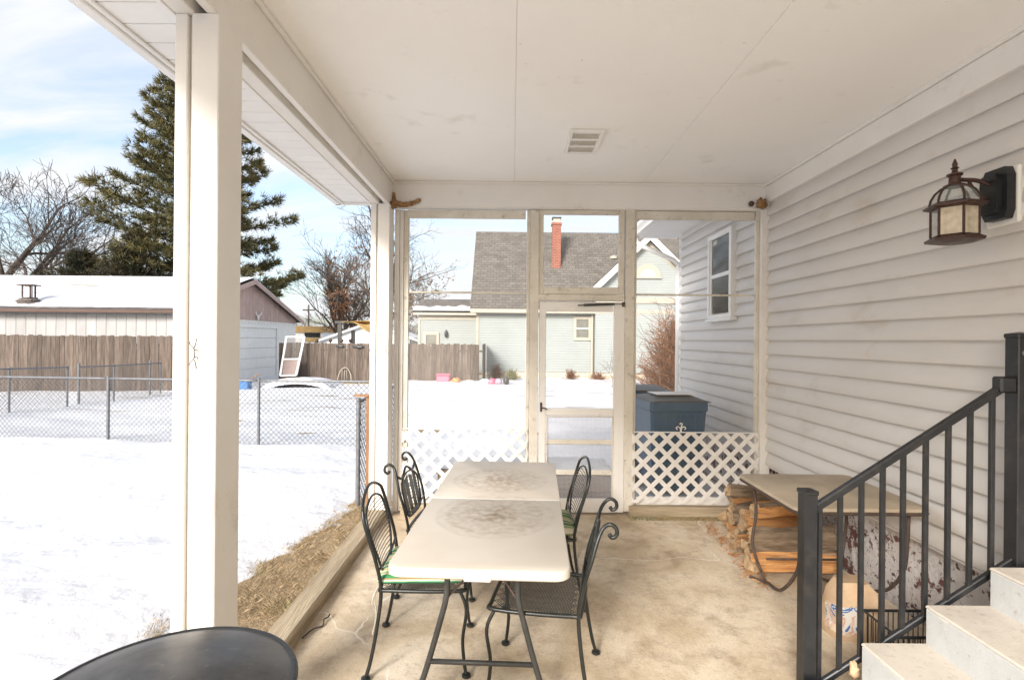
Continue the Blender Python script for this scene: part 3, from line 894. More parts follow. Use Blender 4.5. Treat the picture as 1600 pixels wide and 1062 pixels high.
def clip_poly(poly, x0, x1, z0, z1):
    def cl(p, f, inter):
        out = []
        for i in range(len(p)):
            a, b_ = p[i - 1], p[i]
            fa, fb = f(a), f(b_)
            if fa >= 0 and fb >= 0: out.append(b_)
            elif fa >= 0 or fb >= 0:
                t = fa / (fa - fb)
                out.append((a[0] + (b_[0] - a[0]) * t, a[1] + (b_[1] - a[1]) * t))
                if fb >= 0: out.append(b_)
        return out
    for f in (lambda p: p[0] - x0, lambda p: x1 - p[0], lambda p: p[1] - z0, lambda p: z1 - p[1]):
        if len(poly) < 3: return []
        poly = cl(poly, f, None)
    return poly
def lattice(px0, px1, py0, py1, label):
    c0 = at(px0, py0, FY); c1 = at(px1, py1, FY)
    x0, x1, z0, z1 = c0.x, c1.x, c1.z + .003, c0.z
    root = MB().cbox(x0, x1, 5.0505, 5.058, z1 - .012, z1, .002).build('lattice_panel', M['trim'], part)
    root['label'] = label
    P, W = .1525, .041
    h = W / 2 * math.sqrt(2)
    L = z1 - z0
    for layer, s_ in ((0, 1), (1, -1)):
        y0 = 5.036 if layer == 0 else 5.0435
        k = -int(L / P) - 2
        while x0 + k * P < x1 + L + P:
            xc = x0 + k * P + .03
            if s_ == 1:
                poly = [(xc - h, z0), (xc + h, z0), (xc + h + L, z1), (xc - h + L, z1)]
            else:
                poly = [(xc - h, z0), (xc + h, z0), (xc + h - L, z1), (xc - h - L, z1)]
            poly = clip_poly(poly, x0, x1, z0, z1)
            if len(poly) >= 3:
                area = abs(sum(poly[i - 1][0] * poly[i][1] - poly[i][0] * poly[i - 1][1] for i in range(len(poly)))) / 2
                if area > 4e-4:
                    MB().prism(poly, 'y', y0, y0 + .007).build('lattice_strip', M['trim'], root)
            k += 1
    return root
lattice(630, 823, 667, 781, 'white lattice panel left of the screen door')
lr = lattice(986, 1181, 672.5, 785, 'white lattice panel in front of the dark blue bin')
# little scroll ornament on the right lattice
c = at(1064, 670, 5.04)
k = MB()
for s_ in (1, -1):
    k.tube(smooth_path([(c.x + s_ * .004, 5.042, c.z - .03), (c.x + s_ * .006, 5.042, c.z + .005), (c.x + s_ * .03, 5.042, c.z + .022), (c.x + s_ * .046, 5.042, c.z + .008), (c.x + s_ * .034, 5.042, c.z - .006)], 5), .005, 6)
k.tube(smooth_path([(c.x - .012, 5.042, c.z + .045), (c.x, 5.042, c.z + .055), (c.x + .012, 5.042, c.z + .045), (c.x, 5.042, c.z + .012)], 5), .005, 6)
k.build('scroll_ornament', M['white'], lr, smooth=True)
# sill timbers
def sill(px0, px1, label):
    x0 = at(px0, 790, 5.0).x; x1 = at(px1, 790, 5.0).x
    return tag(MB().cbox(x0, x1, 5.00, 5.20, -.02, .098, .006).build('sill_timber', M['timberx']), label, 'timber')
sill(625, 838, 'brown sill timber under the left lattice panel')
sill(984, 1192, 'brown sill timber under the right lattice panel')

# ------------------------------------------------------------------ screen door
door = thing('screen_door', 'weathered white screen door with closer between the two lattice panels', 'door', (at(907, 800, FY).x, FY, 0))
DY0, DY1 = 5.064, 5.100
def dbar(name, a, b_, c, d_, mat='trim', y0=DY0, y1=DY1):
    return fr(a, b_, c, d_, y0, y1, .004).build(name, M[mat], door)
dbar('stile', 841.5, 852, 472, 799, 'trim')
dbar('stile', 957.5, 974.3, 472, 799, 'trim')
dbar('rail', 852.2, 957.3, 472, 487, 'trim')
dbar('rail', 852.2, 957.3, 637.5, 648.5, 'trim')
dbar('rail', 852.2, 957.3, 686, 693.5, 'oldtrim', 5.07, 5.09)
dbar('rail', 852.2, 957.3, 733, 741, 'oldtrim', 5.07, 5.09)
dbar('rail', 852.2, 957.3, 778, 799, 'trim')
screen(852, 957.5, 486.5, 638, 5.094, 'screen', door)
screen(852, 957.5, 648, 778.5, 5.094, 'doorscreen', door)
for (a, b_, c, d_) in ((852.2, 854.5, 649, 778), (955, 957.3, 649, 778), (854.6, 954.9, 649, 651)):
    fr(a, b_, c, d_, 5.060, 5.068, .002).build('screen_bead', M['oldtrim'], door)
cl = MB()
a, e_ = at(912, 476.5, 5.04), at(960, 475, 5.04)
cl.tube([(a.x, 5.035, a.z), (e_.x, 5.035, e_.z)], .0125, 10)
f_ = at(903, 477, 5.04); h_ = at(974, 475, 5.04)
cl.tube([(f_.x, 5.045, f_.z), (a.x, 5.035, a.z)], .006, 8)
cl.tube([(e_.x, 5.035, e_.z), (h_.x, 5.035, h_.z)], .004, 6)
cl.build('door_closer', M['leg'], door, smooth=40)
MB().cbox(h_.x - .012, h_.x + .012, 5.030, 5.05, h_.z - .025, h_.z + .02, .003).build('closer_bracket', M['rust'], door)
hd = at(845.5, 636, 5.05)
k = MB().cbox(hd.x - .009, hd.x + .009, 5.055, 5.065, hd.z - .045, hd.z + .045, .003)
k.tube(smooth_path([(hd.x, 5.055, hd.z + .005), (hd.x, 5.02, hd.z), (hd.x + .03, 5.015, hd.z - .004), (hd.x + .055, 5.02, hd.z - .014)], 4), .006, 6)
k.build('door_handle', M['bronze'], door, smooth=40)

# wooden landing outside the screen door
M['darkplank'] = pm('dark_wet_plank', (.24, .165, .095), (.12, .08, .045), scale=3, stretch=(.6, 7, 7), rough=.85, bump=.4)
step = thing('wooden_doorstep', 'brown wooden plank step topped with snow just outside the screen door', 'step', (.2, 5.6, 0))
for i in range(4):
    MB().cbox(-.75, 1.02, 5.24 + i * .145, 5.375 + i * .145, .335, .37, .004).build('plank', M['darkplank'], step)
for zz in (.03, .185):
    MB().cbox(-.73, 1.0, 5.245, 5.275, zz, zz + .147, .004).build('plank', M['darkplank'], step)
for xx in (-.72, .95):
    MB().cbox(xx, xx + .04, 5.28, 5.80, -.1, .333, .004).build('stringer', M['timber'], step)

nxs, nys = 30, 10
vs = [(-.74 + 1.75 * i / nxs, 5.262 + .55 * j / nys, .374 + .045 * min(1, 4 * min(j, nys - j) / nys + .05) * min(1, 6 * min(i, nxs - i) / nxs) + .012 * noise.noise(Vector((i * .4, j * .5, 3)))) for j in range(nys + 1) for i in range(nxs + 1)]
MB().add(vs, [(j * (nxs + 1) + i, j * (nxs + 1) + i + 1, (j + 1) * (nxs + 1) + i + 1, (j + 1) * (nxs + 1) + i) for j in range(nys) for i in range(nxs)]).build('snow_cover', M['snow'], step, smooth=True, fix=False)

# ------------------------------------------------------------------ ceiling vent
vx0, vx1, vy0, vy1 = .400, .655, 3.76, 4.22
vent = thing('ceiling_vent', 'small white louvred vent grille in the porch ceiling', 'vent', ((vx0 + vx1) / 2, (vy0 + vy1) / 2, 3.18))
MB().box(vx0 + .01, vx1 - .01, vy0 + .01, vy1 - .01, 3.174, 3.1795).build('backing', M['oldtrim'], vent)
f = MB()
rows = 3
rh = (vy1 - vy0 - .04 * 2 - .03 * 2) / 3
f.cbox(vx0, vx0 + .03, vy0, vy1, 3.160, 3.1785, .003)
f.cbox(vx1 - .03, vx1, vy0, vy1, 3.160, 3.1785, .003)
yy = vy0
for i in range(4):
    w = .04 if i in (0, 3) else .03
    f.cbox(vx0 + .0301, vx1 - .0301, yy, yy + w, 3.160, 3.1785, .003)
    yy += w + rh
f.build('frame', M['white'], vent)
me0 = None
yy = vy0 + .04
for i in range(3):
    for j in range(13):
        if me0 is None:
            o = MB().add([(0, 0, 0), (.0022, 0, 0), (.0075, 0, .013), (.0053, 0, .013), (0, rh, 0), (.0022, rh, 0), (.0075, rh, .013), (.0053, rh, .013)],
                         [(0, 1, 2, 3), (7, 6, 5, 4), (0, 4, 5, 1), (1, 5, 6, 2), (2, 6, 7, 3), (3, 7, 4, 0)]).build('louvre', M['white'], vent); me0 = o.data
        else:
            o = link('louvre', me0, vent)
        o.location = (vx0 + .034 + j * .0142, yy, 3.1605)
    yy += rh + .03

# ------------------------------------------------------------------ nests in the ceiling corners
def blob(mb, c, r, sc3, seed, amp=.35, n=10):
    b0 = len(mb.v)
    mb.ball(c, r, n, 0, sc3)
    for i in range(b0, len(mb.v)):
        v = Vector(mb.v[i]) - Vector(c)
        k = 1 + amp * noise.noise(v * (2.2 / r) + Vector((seed, 0, 0)))
        mb.v[i] = tuple(Vector(c) + v * k)
c1 = at(604, 313, 4.97)
k = MB()
pts = smooth_path([(-1.14, 4.93, 2.925), (-1.10, 4.96, 2.945), (-1.04, 4.985, 2.94), (-.97, 5.00, 2.955), (-.905, 5.01, 2.985), (-.885, 5.018, 3.0)], 5)
k.tube(pts, [.032 + .012 * noise.noise(Vector((i * .7, 3, 1))) - .018 * i / len(pts) for i in range(len(pts))], 9)
pts = smooth_path([(-1.12, 5.0, 2.95), (-1.135, 5.01, 3.0), (-1.14, 5.02, 3.06)], 4)
k.tube(pts, [.026 - .012 * i / len(pts) for i in range(len(pts))], 8)
blob(k, (-1.135, 4.955, 2.925), .045, (1.1, 1, .75), 3)
tag(k.build('mud_nest', M['mud'], smooth=True), 'brown curved mud nest in the left ceiling corner above the post', 'nest')
k = MB()
blob(k, (2.36, 5.0, 2.985), .050, (1.0, .6, 1.0), 6, .6)
tag(k.build('straw_nest', M['mud'], smooth=True), 'tan straw nest tucked in the right ceiling corner by the siding', 'nest')
k = MB(); blob(k, (2.268, 5.012, 2.985), .026, (1, .7, 1), 8, .3)
tag(k.build('wasp_nest', M['bronze'], smooth=True), 'small dark round nest beside the straw nest on the header', 'nest')

# ------------------------------------------------------------------ wall lantern
LX, LY = 2.195, 2.62
lan = thing('wall_lantern', 'rusty bronze hexagonal glass lantern on the beige siding', 'lantern', (WX, LY, 2.3))
MB().cbox(2.415, 2.452, LY - .105, LY + .075, 2.255, 2.535, .008).build('mounting_block', M['white'], lan)
bp = MB()
bp.prism([(LY - .075, 2.28), (LY + .03, 2.28), (LY + .05, 2.32), (LY + .05, 2.49), (LY + .03, 2.53), (LY - .075, 2.53), (LY - .09, 2.49), (LY - .09, 2.32)], 'x', 2.372, 2.414)
bp.prism([(LY - .055, 2.31), (LY + .02, 2.31), (LY + .03, 2.34), (LY + .03, 2.47), (LY + .02, 2.50), (LY - .055, 2.50), (LY - .065, 2.47), (LY - .065, 2.34)], 'x', 2.345, 2.3715)
bp.build('backplate', M['iron'], lan)
ar = MB()
ar.tube(smooth_path([(2.36, LY - .02, 2.45), (2.30, LY - .01, 2.478), (2.24, LY, 2.485), (LX, LY, 2.485)], 5), .011, 8)
ar.tube(smooth_path([(2.36, LY - .02, 2.39), (2.315, LY - .01, 2.40), (2.29, LY, 2.44), (2.265, LY, 2.475)], 5), .008, 8)
ar.build('arm', M['bronze'], lan, smooth=True)
def hexr(r, z, rot=R(12)):
    return [(LX + r * math.cos(rot + i * math.pi / 3), LY + r * math.sin(rot + i * math.pi / 3), z) for i in range(6)]
def hexloft(prof):
    m_ = MB(); vs = []
    for r, z in prof: vs += hexr(r, z)
    fs = [(i * 6 + j, i * 6 + (j + 1) % 6, (i + 1) * 6 + (j + 1) % 6, (i + 1) * 6 + j) for i in range(len(prof) - 1) for j in range(6)]
    fs += [tuple(range(5, -1, -1)), tuple((len(prof) - 1) * 6 + j for j in range(6))]
    return m_.add(vs, fs)
hexloft([(.06, 2.168), (.118, 2.178), (.122, 2.19), (.098, 2.203), (.096, 2.207)]).build('base', M['bronze'], lan)
hexloft([(.096, 2.338), (.126, 2.347), (.128, 2.356), (.105, 2.366), (.103, 2.368)]).build('eave', M['bronze'], lan)
fm = MB()
lo, hi = hexr(.094, 2.205), hexr(.094, 2.34)
for i in range(6):
    fm.tube([lo[i], hi[i]], .0065, 6)
dome = [(.100, 2.366), (.094, 2.395), (.078, 2.425), (.052, 2.447), (.040, 2.452)]
for i in range(6):
    fm.tube([hexr(r, z)[i] for r, z in dome], .006, 6)
fm.build('cage', M['bronze'], lan, smooth=40)
def m_pane(name, colr, alpha, rough):
    m, n, l, p = new_mat(name)
    p.inputs['Base Color'].default_value = (*colr, 1); p.inputs['Roughness'].default_value = rough
    tr = n.new('ShaderNodeBsdfTransparent'); mx = n.new('ShaderNodeMixShader')
    no = n.new('ShaderNodeTexNoise'); no.inputs['Scale'].default_value = 40
    g_ = n.new('ShaderNodeNewGeometry'); l.new(g_.outputs['Position'], no.inputs['Vector'])
    mr = n.new('ShaderNodeMapRange'); mr.inputs['To Min'].default_value = alpha * .6; mr.inputs['To Max'].default_value = min(1, alpha * 1.4)
    l.new(no.outputs['Fac'], mr.inputs['Value']); l.new(mr.outputs[0], mx.inputs['Fac'])
    l.new(tr.outputs[0], mx.inputs[1]); l.new(p.outputs[0], mx.inputs[2])
    l.new(mx.outputs[0], n['Material Output'].inputs['Surface'])
    return m
M['pane'] = m_pane('clear_lantern_pane', (.42, .46, .44), .30, .12)
M['panemilk'] = m_pane('dusty_lantern_pane', (.62, .54, .40), .75, .25)
for i in range(6):
    a, b_, c_, d_ = lo[i], lo[(i + 1) % 6], hi[(i + 1) % 6], hi[i]
    mid = (Vector(a) + Vector(b_)) / 2 - Vector((LX, LY, 2.205))
    MB().add([a, b_, c_, d_], [(0, 1, 2, 3)]).build('glass_pane', M['panemilk'] if (mid.x < .03 and mid.y < -.03) else M['pane'], lan, fix=False)
    v_ = []
    for r, z in dome[:4]:
        h6 = hexr(r, z); v_ += [h6[i], h6[(i + 1) % 6]]
    MB().add(v_, [(0, 1, 3, 2), (2, 3, 5, 4), (4, 5, 7, 6)]).build('roof_pane', M['pane'], lan, fix=False)
MB().lathe([(.008, 2.21), (.012, 2.215), (.014, 2.26), (.011, 2.285), (.004, 2.31)], (LX, LY, 0), 10).build('bulb', M['white'], lan, smooth=True)
MB().lathe([(.045, 2.448), (.048, 2.456), (.026, 2.465), (.024, 2.500), (.034, 2.506), (.034, 2.512), (.014, 2.520), (.011, 2.535), (.018, 2.542), (.010, 2.550), (.012, 2.562), (.003, 2.588)], (LX, LY, 0), 14).build('finial', M['bronze'], lan, smooth=40)

# ------------------------------------------------------------------ steps and railing
stp = thing('concrete_steps', 'pale blue grey painted concrete steps with worn treads in the lower right corner', 'steps', (1.9, 1.6, 0))
SXS = [1.31, 1.60, 1.89, 2.18]
SZS = [.134, .308, .482, .656]
for i, (x, z) in enumerate(zip(SXS, SZS)):
    b = MB()
    x1 = SXS[i + 1] + .02 if i < 3 else 2.435
    z0 = 0 if i == 0 else SZS[i - 1] - .03
    n1, n2 = 5, 24
    b.cbox(x + .001, x1, .9, 2.40, -.02 if i == 0 else z0, z - .006, .010)
    o = b.build('step', M['step'], stp)
    t = MB()
    t.cbox(x, x1 + .004, .898, 2.402, z - .016, z, .007)
    t.build('tread', M['tread'], o)
MB().box(1.92, 2.42, .92, 2.39, -.02, .47).build('step_core', M['step'], stp)

RY = 2.452
rail = thing('stair_railing', 'black square metal railing with newel posts beside the concrete steps', 'railing', (1.39, RY, 0))
def newel(x, z0, z1, w):
    p = MB().cbox(x - w, x + w, RY - w, RY + w, z0, z1 - .02, .004).build('newel_post', M['rail'], rail)
    k = MB().cbox(x - w - .004, x + w + .004, RY - w - .004, RY + w + .004, z1 - .025, z1 - .004, .004)
    vs = [(x - w, RY - w, z1 - .004), (x + w, RY - w, z1 - .004), (x + w, RY + w, z1 - .004), (x - w, RY + w, z1 - .004), (x, RY, z1 + .004)]
    k.add(vs, [(0, 1, 4), (1, 2, 4), (2, 3, 4), (3, 0, 4)])
    k.build('post_cap', M['rail'], p)
    return p
n1_ = newel(1.383, 0, .992, .031)
n2_ = newel(2.362, .60, 1.724, .036)
kb = MB()
kb.lathe([(.012, 0), (.012, .004), (.005, .007)], (0, 0, 0), 12)
kb.v = [(2.350 + v[0], RY - .0365 - v[2], 1.63 + v[1]) for v in kb.v]
kb.build('bolt', M['galv'], n2_, smooth=40)
RZ = lambda x: .905 + .655 * (x - 1.42)
def slope_bar(name, x0, x1, zf, w, h):
    vs = []
    for x in (x0, x1):
        for dy, dz in ((-w, -h), (w, -h), (w, h * .6), (w * .7, h), (-w * .7, h), (-w, h * .6)):
            vs.append((x, RY + dy, zf(x) + dz))
    fs = [(i, (i + 1) % 6, 6 + (i + 1) % 6, 6 + i) for i in range(6)] + [tuple(range(5, -1, -1)), tuple(range(6, 12))]
    return MB().add(vs, fs).build(name, M['rail'], rail)
slope_bar('handrail', 1.40, 2.345, RZ, .016, .019)
BZ = lambda x: RZ(x) - .835
slope_bar('bottom_rail', 1.40, 2.345, BZ, .012, .015)
MB().cbox(2.255, 2.33, RY - .028, RY + .028, RZ(2.29) - .03, RZ(2.29) + .045, .008).build('bracket', M['rail'], rail)
for px in (1281, 1313, 1346, 1379, 1411, 1446, 1481, 1515, 1549):
    x = (px - 800) * RY / FPX + .006
    MB().cbox(x - .0098, x + .0098, RY - .0098, RY + .0098, BZ(x) + .003, RZ(x) - .012, .0015).build('baluster', M['rail'], rail)

# ------------------------------------------------------------------ folding table
T0, T1 = Vector((-.132, 2.13)), Vector((-.045, 4.03))
Tm = (T0 + T1) / 2
tl = (T1 - T0).length
tbl = thing('folding_table', 'long white plastic folding table with two round brown stains on top', 'table', (Tm.x, Tm.y, 0), -math.atan2(T1.x - T0.x, T1.y - T0.y), local=True)
TW, TH = .378, .742
def rrect(hx, y0, y1, r, n=6, corners=(1, 1, 1, 1)):
    pts = []
    for (cx, cy, a0, on) in ((hx - r, y1 - r, 0, corners[0]), (-hx + r, y1 - r, 90, corners[1]), (-hx + r, y0 + r, 180, corners[2]), (hx - r, y0 + r, 270, corners[3])):
        if on:
            for k_ in range(n + 1):
                t = R(a0 + 90 * k_ / n)
                pts.append((cx + r * math.cos(t), cy + r * math.sin(t)))
        else:
            t = R(a0 + 45)
            pts.append((cx + r * (1 if math.cos(t) > 0 else -1), cy + r * (1 if math.sin(t) > 0 else -1)))
    return pts
def slab(hx, y0, y1, r, z0, z1, bev, corners):
    m_ = MB()
    rings = []
    for ins, z in ((.006, z0), (0, z0 + .006), (0, z1 - bev), (bev * .3, z1 - bev * .3), (bev, z1)):
        cy = (y0 + y1) / 2
        base = rrect(hx, y0, y1, r, 6, corners)
        ring = []
        for (x, y) in base:
            sx_ = (hx - ins) / hx
            sy_ = ((y1 - y0) / 2 - ins) / ((y1 - y0) / 2)
            ring.append((x * sx_, cy + (y - cy) * sy_, z))
        rings.append(ring)
    k_ = len(rings[0])
    vs = [v for rg in rings for v in rg]
    fs = [(i * k_ + j, i * k_ + (j + 1) % k_, (i + 1) * k_ + (j + 1) % k_, (i + 1) * k_ + j) for i in range(len(rings) - 1) for j in range(k_)]
    fs += [tuple(range(k_ - 1, -1, -1)), tuple((len(rings) - 1) * k_ + j for j in range(k_))]
    return m_.add(vs, fs)
h2 = tl / 2
slab(TW, -h2, -.004, .06, TH - .045, TH, .009, (0, 0, 1, 1)).build('tabletop_leaf', M['tabletop'], tbl, smooth=40)
slab(TW, .004, h2, .06, TH - .045, TH, .009, (1, 1, 0, 0)).build('tabletop_leaf', M['tabletop'], tbl, smooth=40)
MB().cbox(-TW + .02, TW - .02, -.0038, .0038, TH - .040, TH - .0025, .001).build('fold_seam', M['white'], tbl)
# carry handle on the near edge
hb = MB().cbox(-.055, .055, -h2 - .006, -h2 + .03, TH - .050, TH - .012, .004)
hb.build('carry_handle', M['white'], tbl)
for s_ in (-1, 1):
    yl = s_ * (h2 - .26)
    for lx, fx in ((-.165, -.31), (.155, .30)):
        MB().tube(smooth_path([(lx, yl, TH - .05), (lx, yl, .62), (lx + (fx - lx) * .03, yl, .50), (lx + (fx - lx) * .25, yl, .37), (lx + (fx - lx) * .62, yl, .18), (fx, yl, .012)], 5), .0135, 8).build('leg', M['leg'], tbl, smooth=True)
    MB().tube([(-.248, yl, .205), (.238, yl, .205)], .0115, 8).build('crossbar', M['leg'], tbl, smooth=True)
    MB().tube([(-.19, yl, TH - .055), (.18, yl, TH - .055)], .012, 8).build('hinge_bar', M['leg'], tbl, smooth=True)
    br = MB()
    yi = yl - s_ * .45
    br.tube([(-.163, yl, .50), (0, (yl + yi) / 2, .60), (0, yi, TH - .05)], .006, 6)
    br.tube([(.153, yl, .50), (0, (yl + yi) / 2, .60)], .006, 6)
    br.build('brace', M['rust'], tbl, smooth=True)

# ------------------------------------------------------------------ wrought iron chairs
def wires(mb, corners, nu, nv, r, dish=0.0, diag=True):
    """expanded metal between four corner points (bilinear patch)"""
    A, B, C_, D = [Vector(c) for c in corners]
    def P(u, v):
        q = (A * (1 - u) + B * u) * (1 - v) + (D * (1 - u) + C_ * u) * v
        q.z -= dish * (1 - (2 * u - 1) ** 2) * (1 - (2 * v - 1) ** 2)
        return q
    if diag:
        for fam in (1, -1):
            for i in range(-nv, nu + 1):
                pts = []
                for j in range(0, nv + 1, 4):
                    u = (i + (j if fam == 1 else nv - j)) / nu
                    pts.append((u, j / nv))
                seg = [(u, v) for u, v in pts if -1e-6 <= u <= 1 + 1e-6]
                if len(seg) >= 2:
                    mb.tube([P(u, v) for u, v in seg], r, 3, cap=False)
    else:
        for j in range(nv + 1):
            mb.tube([P(u / 4, j / nv) for u in range(5)], r, 3, cap=False)
        for i in range(nu + 1):
            mb.tube([P(i / nu, v / 4) for v in range(5)], r * .8, 3, cap=False)
def make_chair(kind, name, label):
    t = thing(name, label, 'chair', group='wrought iron chairs around the folding table', local=True)
    m_ = M['chairiron']
    fr_ = [(.225, .15), (.225, -.15), (.19, -.225), (-.15, -.215), (-.20, -.17), (-.20, .17), (-.15, .215), (.19, .225)]
    MB().tube(smooth_path([(x, y, .425) for x, y in fr_], 5, True), .0105, 7, closed=True).build('seat_frame', m_, t, smooth=True)
    w = MB(); wires(w, [(-.2, -.205, .427), (.215, -.205, .427), (.215, .205, .427), (-.2, .205, .427)], 28, 28, .0017, .014)
    stuff(w.build('seat_mesh', m_, t, fix=False))
    for s_ in (-1, 1):
        lg = MB().tube(smooth_path([(.195, s_ * .205, .425), (.232, s_ * .225, .33), (.215, s_ * .215, .18), (.225, s_ * .222, .06), (.235, s_ * .23, .012)], 5), .0088, 7).build('leg', m_, t, smooth=True)
        MB().lathe([(.012, .022), (.022, .016), (.023, .006), (.016, 0)], (.235, s_ * .23, 0), 12).build('foot', m_, lg, smooth=40)
        up = [(-.255, s_ * .245, .012), (-.232, s_ * .235, .10), (-.205, s_ * .225, .26), (-.19, s_ * .215, .425), (-.21, s_ * .232, .56), (-.245, s_ * .236, .68)]
        if kind == 'scroll':
            up += [(-.272, s_ * .215, .775), (-.295, s_ * .195, .825), (-.325, s_ * .195, .846), (-.352, s_ * .197, .832), (-.356, s_ * .198, .803), (-.336, s_ * .198, .788), (-.322, s_ * .198, .804)]
        else:
            up += [(-.270, s_ * .238, .765), (-.285, s_ * .215, .825)]
        lg = MB().tube(smooth_path(up, 5), .0094, 8).build('leg', m_, t, smooth=True)
        MB().lathe([(.012, .022), (.022, .016), (.023, .006), (.016, 0)], (-.255, s_ * .245, 0), 12).build('foot', m_, lg, smooth=40)
    if kind == 'scroll':
        top = [(-.272, -.215, .775), (-.262, -.12, .742), (-.272, 0, .79), (-.262, .12, .742), (-.272, .215, .775)]
    else:
        top = [(-.285, -.215, .825), (-.295, -.15, .858), (-.300, -.07, .882), (-.302, 0, .89), (-.300, .07, .882), (-.295, .15, .858), (-.285, .215, .825)]
    MB().tube(smooth_path(top, 6), .0085, 7).build('top_rail', m_, t, smooth=True)
    if kind == 'scroll':
        inn = [(-.205, -.15, .50), (-.225, -.178, .60), (-.245, -.18, .69), (-.258, -.12, .732), (-.262, 0, .755), (-.258, .12, .732), (-.245, .18, .69), (-.225, .178, .60), (-.205, .15, .50), (-.20, 0, .485)]
        pl = MB()
        for s_ in (-1, 1):
            for (y0, y1) in ((.02, .075), (.10, .155)):
                pl.add([(-.203, s_ * y0, .49), (-.203, s_ * y1, .495), (-.255, s_ * (y1 + .008), .715), (-.258, s_ * y0, .735), (-.208, s_ * y0, .49), (-.208, s_ * y1, .495), (-.26, s_ * (y1 + .008), .715), (-.263, s_ * y0, .735)],
                       [(0, 1, 2, 3), (7, 6, 5, 4), (0, 4, 5, 1), (1, 5, 6, 2), (2, 6, 7, 3), (3, 7, 4, 0)])
        # flat splats
        for k_ in range(4):
            q = MB(); q.v = pl.v[k_ * 8:(k_ + 1) * 8]; q.f = [tuple(i - k_ * 8 for i in f_) for f_ in pl.f[k_ * 6:(k_ + 1) * 6]]; q.m = [0] * 6
            q.build('splat', m_, t)
    else:
        inn = [(-.205, -.10, .475), (-.22, -.17, .58), (-.25, -.198, .69), (-.275, -.178, .775), (-.287, -.09, .815), (-.288, 0, .83), (-.287, .09, .815), (-.275, .178, .775), (-.25, .198, .69), (-.22, .17, .58), (-.205, .10, .475), (-.20, 0, .465)]
    MB().tube(smooth_path(inn, 5, True), .0065, 6, closed=True).build('back_frame', m_, t, smooth=True)
    bm_ = MB()
    zs = [.485 + i * .021 for i in range(16 if kind != 'scroll' else 12)]
    def halfw(z):
        pts = sorted([(p[2], abs(p[1])) for p in inn if p[1] > 0])
        if z <= pts[0][0]: return pts[0][1]
        for (za, wa), (zb, wb) in zip(pts, pts[1:]):
            if za <= z <= zb: return wa + (wb - wa) * (z - za) / max(1e-6, zb - za)
        return pts[-1][1]
    for z in zs:
        hw = halfw(z)
        x = -.2 - (z - .47) ** 1.15 * .26 if kind != 'scroll' else -.2 - (z - .47) * .22
        bm_.tube([(x, -hw, z), (x - .008, -hw * .4, z), (x - .008, hw * .4, z), (x, hw, z)], .0024, 4, cap=False)
    stuff(bm_.build('back_mesh', m_, t, fix=False))
    MB().tube(smooth_path([(-.20, -.225, .53), (-.195, -.1, .52), (-.195, 0, .517), (-.195, .1, .52), (-.20, .225, .53)], 5), .0065, 6).build('lower_rail', m_, t, smooth=True)
    if kind != 'scroll':
        cs = MB()
        n_u, n_v = 16, 16
        vs = []
        for sgn in (1, -1):
            for j in range(n_v + 1):
                for i in range(n_u + 1):
                    u, v = i / n_u * 2 - 1, j / n_v * 2 - 1
                    e = max(0, 1 - max(abs(u), abs(v)) ** 5)
                    rx = 1 - .04 * abs(v) ** 4
                    hh = .026 * e ** .5 + (.010 * (1 - u * u) * (1 - v * v) if sgn > 0 else 0) + (.004 * noise.noise(Vector((u * 3, v * 3, 2))) if sgn > 0 else 0)
                    vs.append((.005 + u * .225 * rx, v * .225 * rx, .466 + sgn * hh))
        k_ = n_u + 1
        fs = []
        for s2 in range(2):
            o_ = s2 * k_ * k_
            for j in range(n_v):
                for i in range(n_u):
                    q = (o_ + j * k_ + i, o_ + j * k_ + i + 1, o_ + (j + 1) * k_ + i + 1, o_ + (j + 1) * k_ + i)
                    fs.append(q if s2 == 0 else q[::-1])
        cs.add(vs, fs)
        co = cs.build('cushion', M['stripes'], t, smooth=True, fix=False)
        co['label'] = 'green and yellow striped seat cushion'
        for s_ in (-1, 1):
            tb = MB()
            for q in range(2):
                pts = smooth_path([(-.21, s_ * .19, .44), (-.225 - .01 * q, s_ * (.20 + .012 * q), .37), (-.215, s_ * (.205 - .01 * q), .30), (-.235 + .03 * q, s_ * .20, .20 + .04 * q)], 4)
                tb.tube(pts, .0035, 4)
            tb.build('tie_ribbon', M['cream'], co)
    return t
ch = make_chair('arch', 'patio_chair', 'black iron chair with green striped cushion at the near left of the table')
ch.location = (-.455, 2.83, 0); ch.rotation_euler.z = R(2)
ch = make_chair('scroll', 'patio_chair', 'black iron chair with scrolled back by the left lattice, far left of the table')
ch.location = (-.455, 3.62, 0); ch.rotation_euler.z = R(-5)
ch = make_chair('arch', 'patio_chair', 'black iron chair with striped cushion in front of the screen door')
ch.location = (.205, 3.50, 0); ch.rotation_euler.z = R(181)
ch = make_chair('scroll', 'patio_chair', 'black iron chair with scrolled back and bare seat at the near right of the table')
ch.location = (.165, 2.62, 0); ch.rotation_euler.z = R(169)

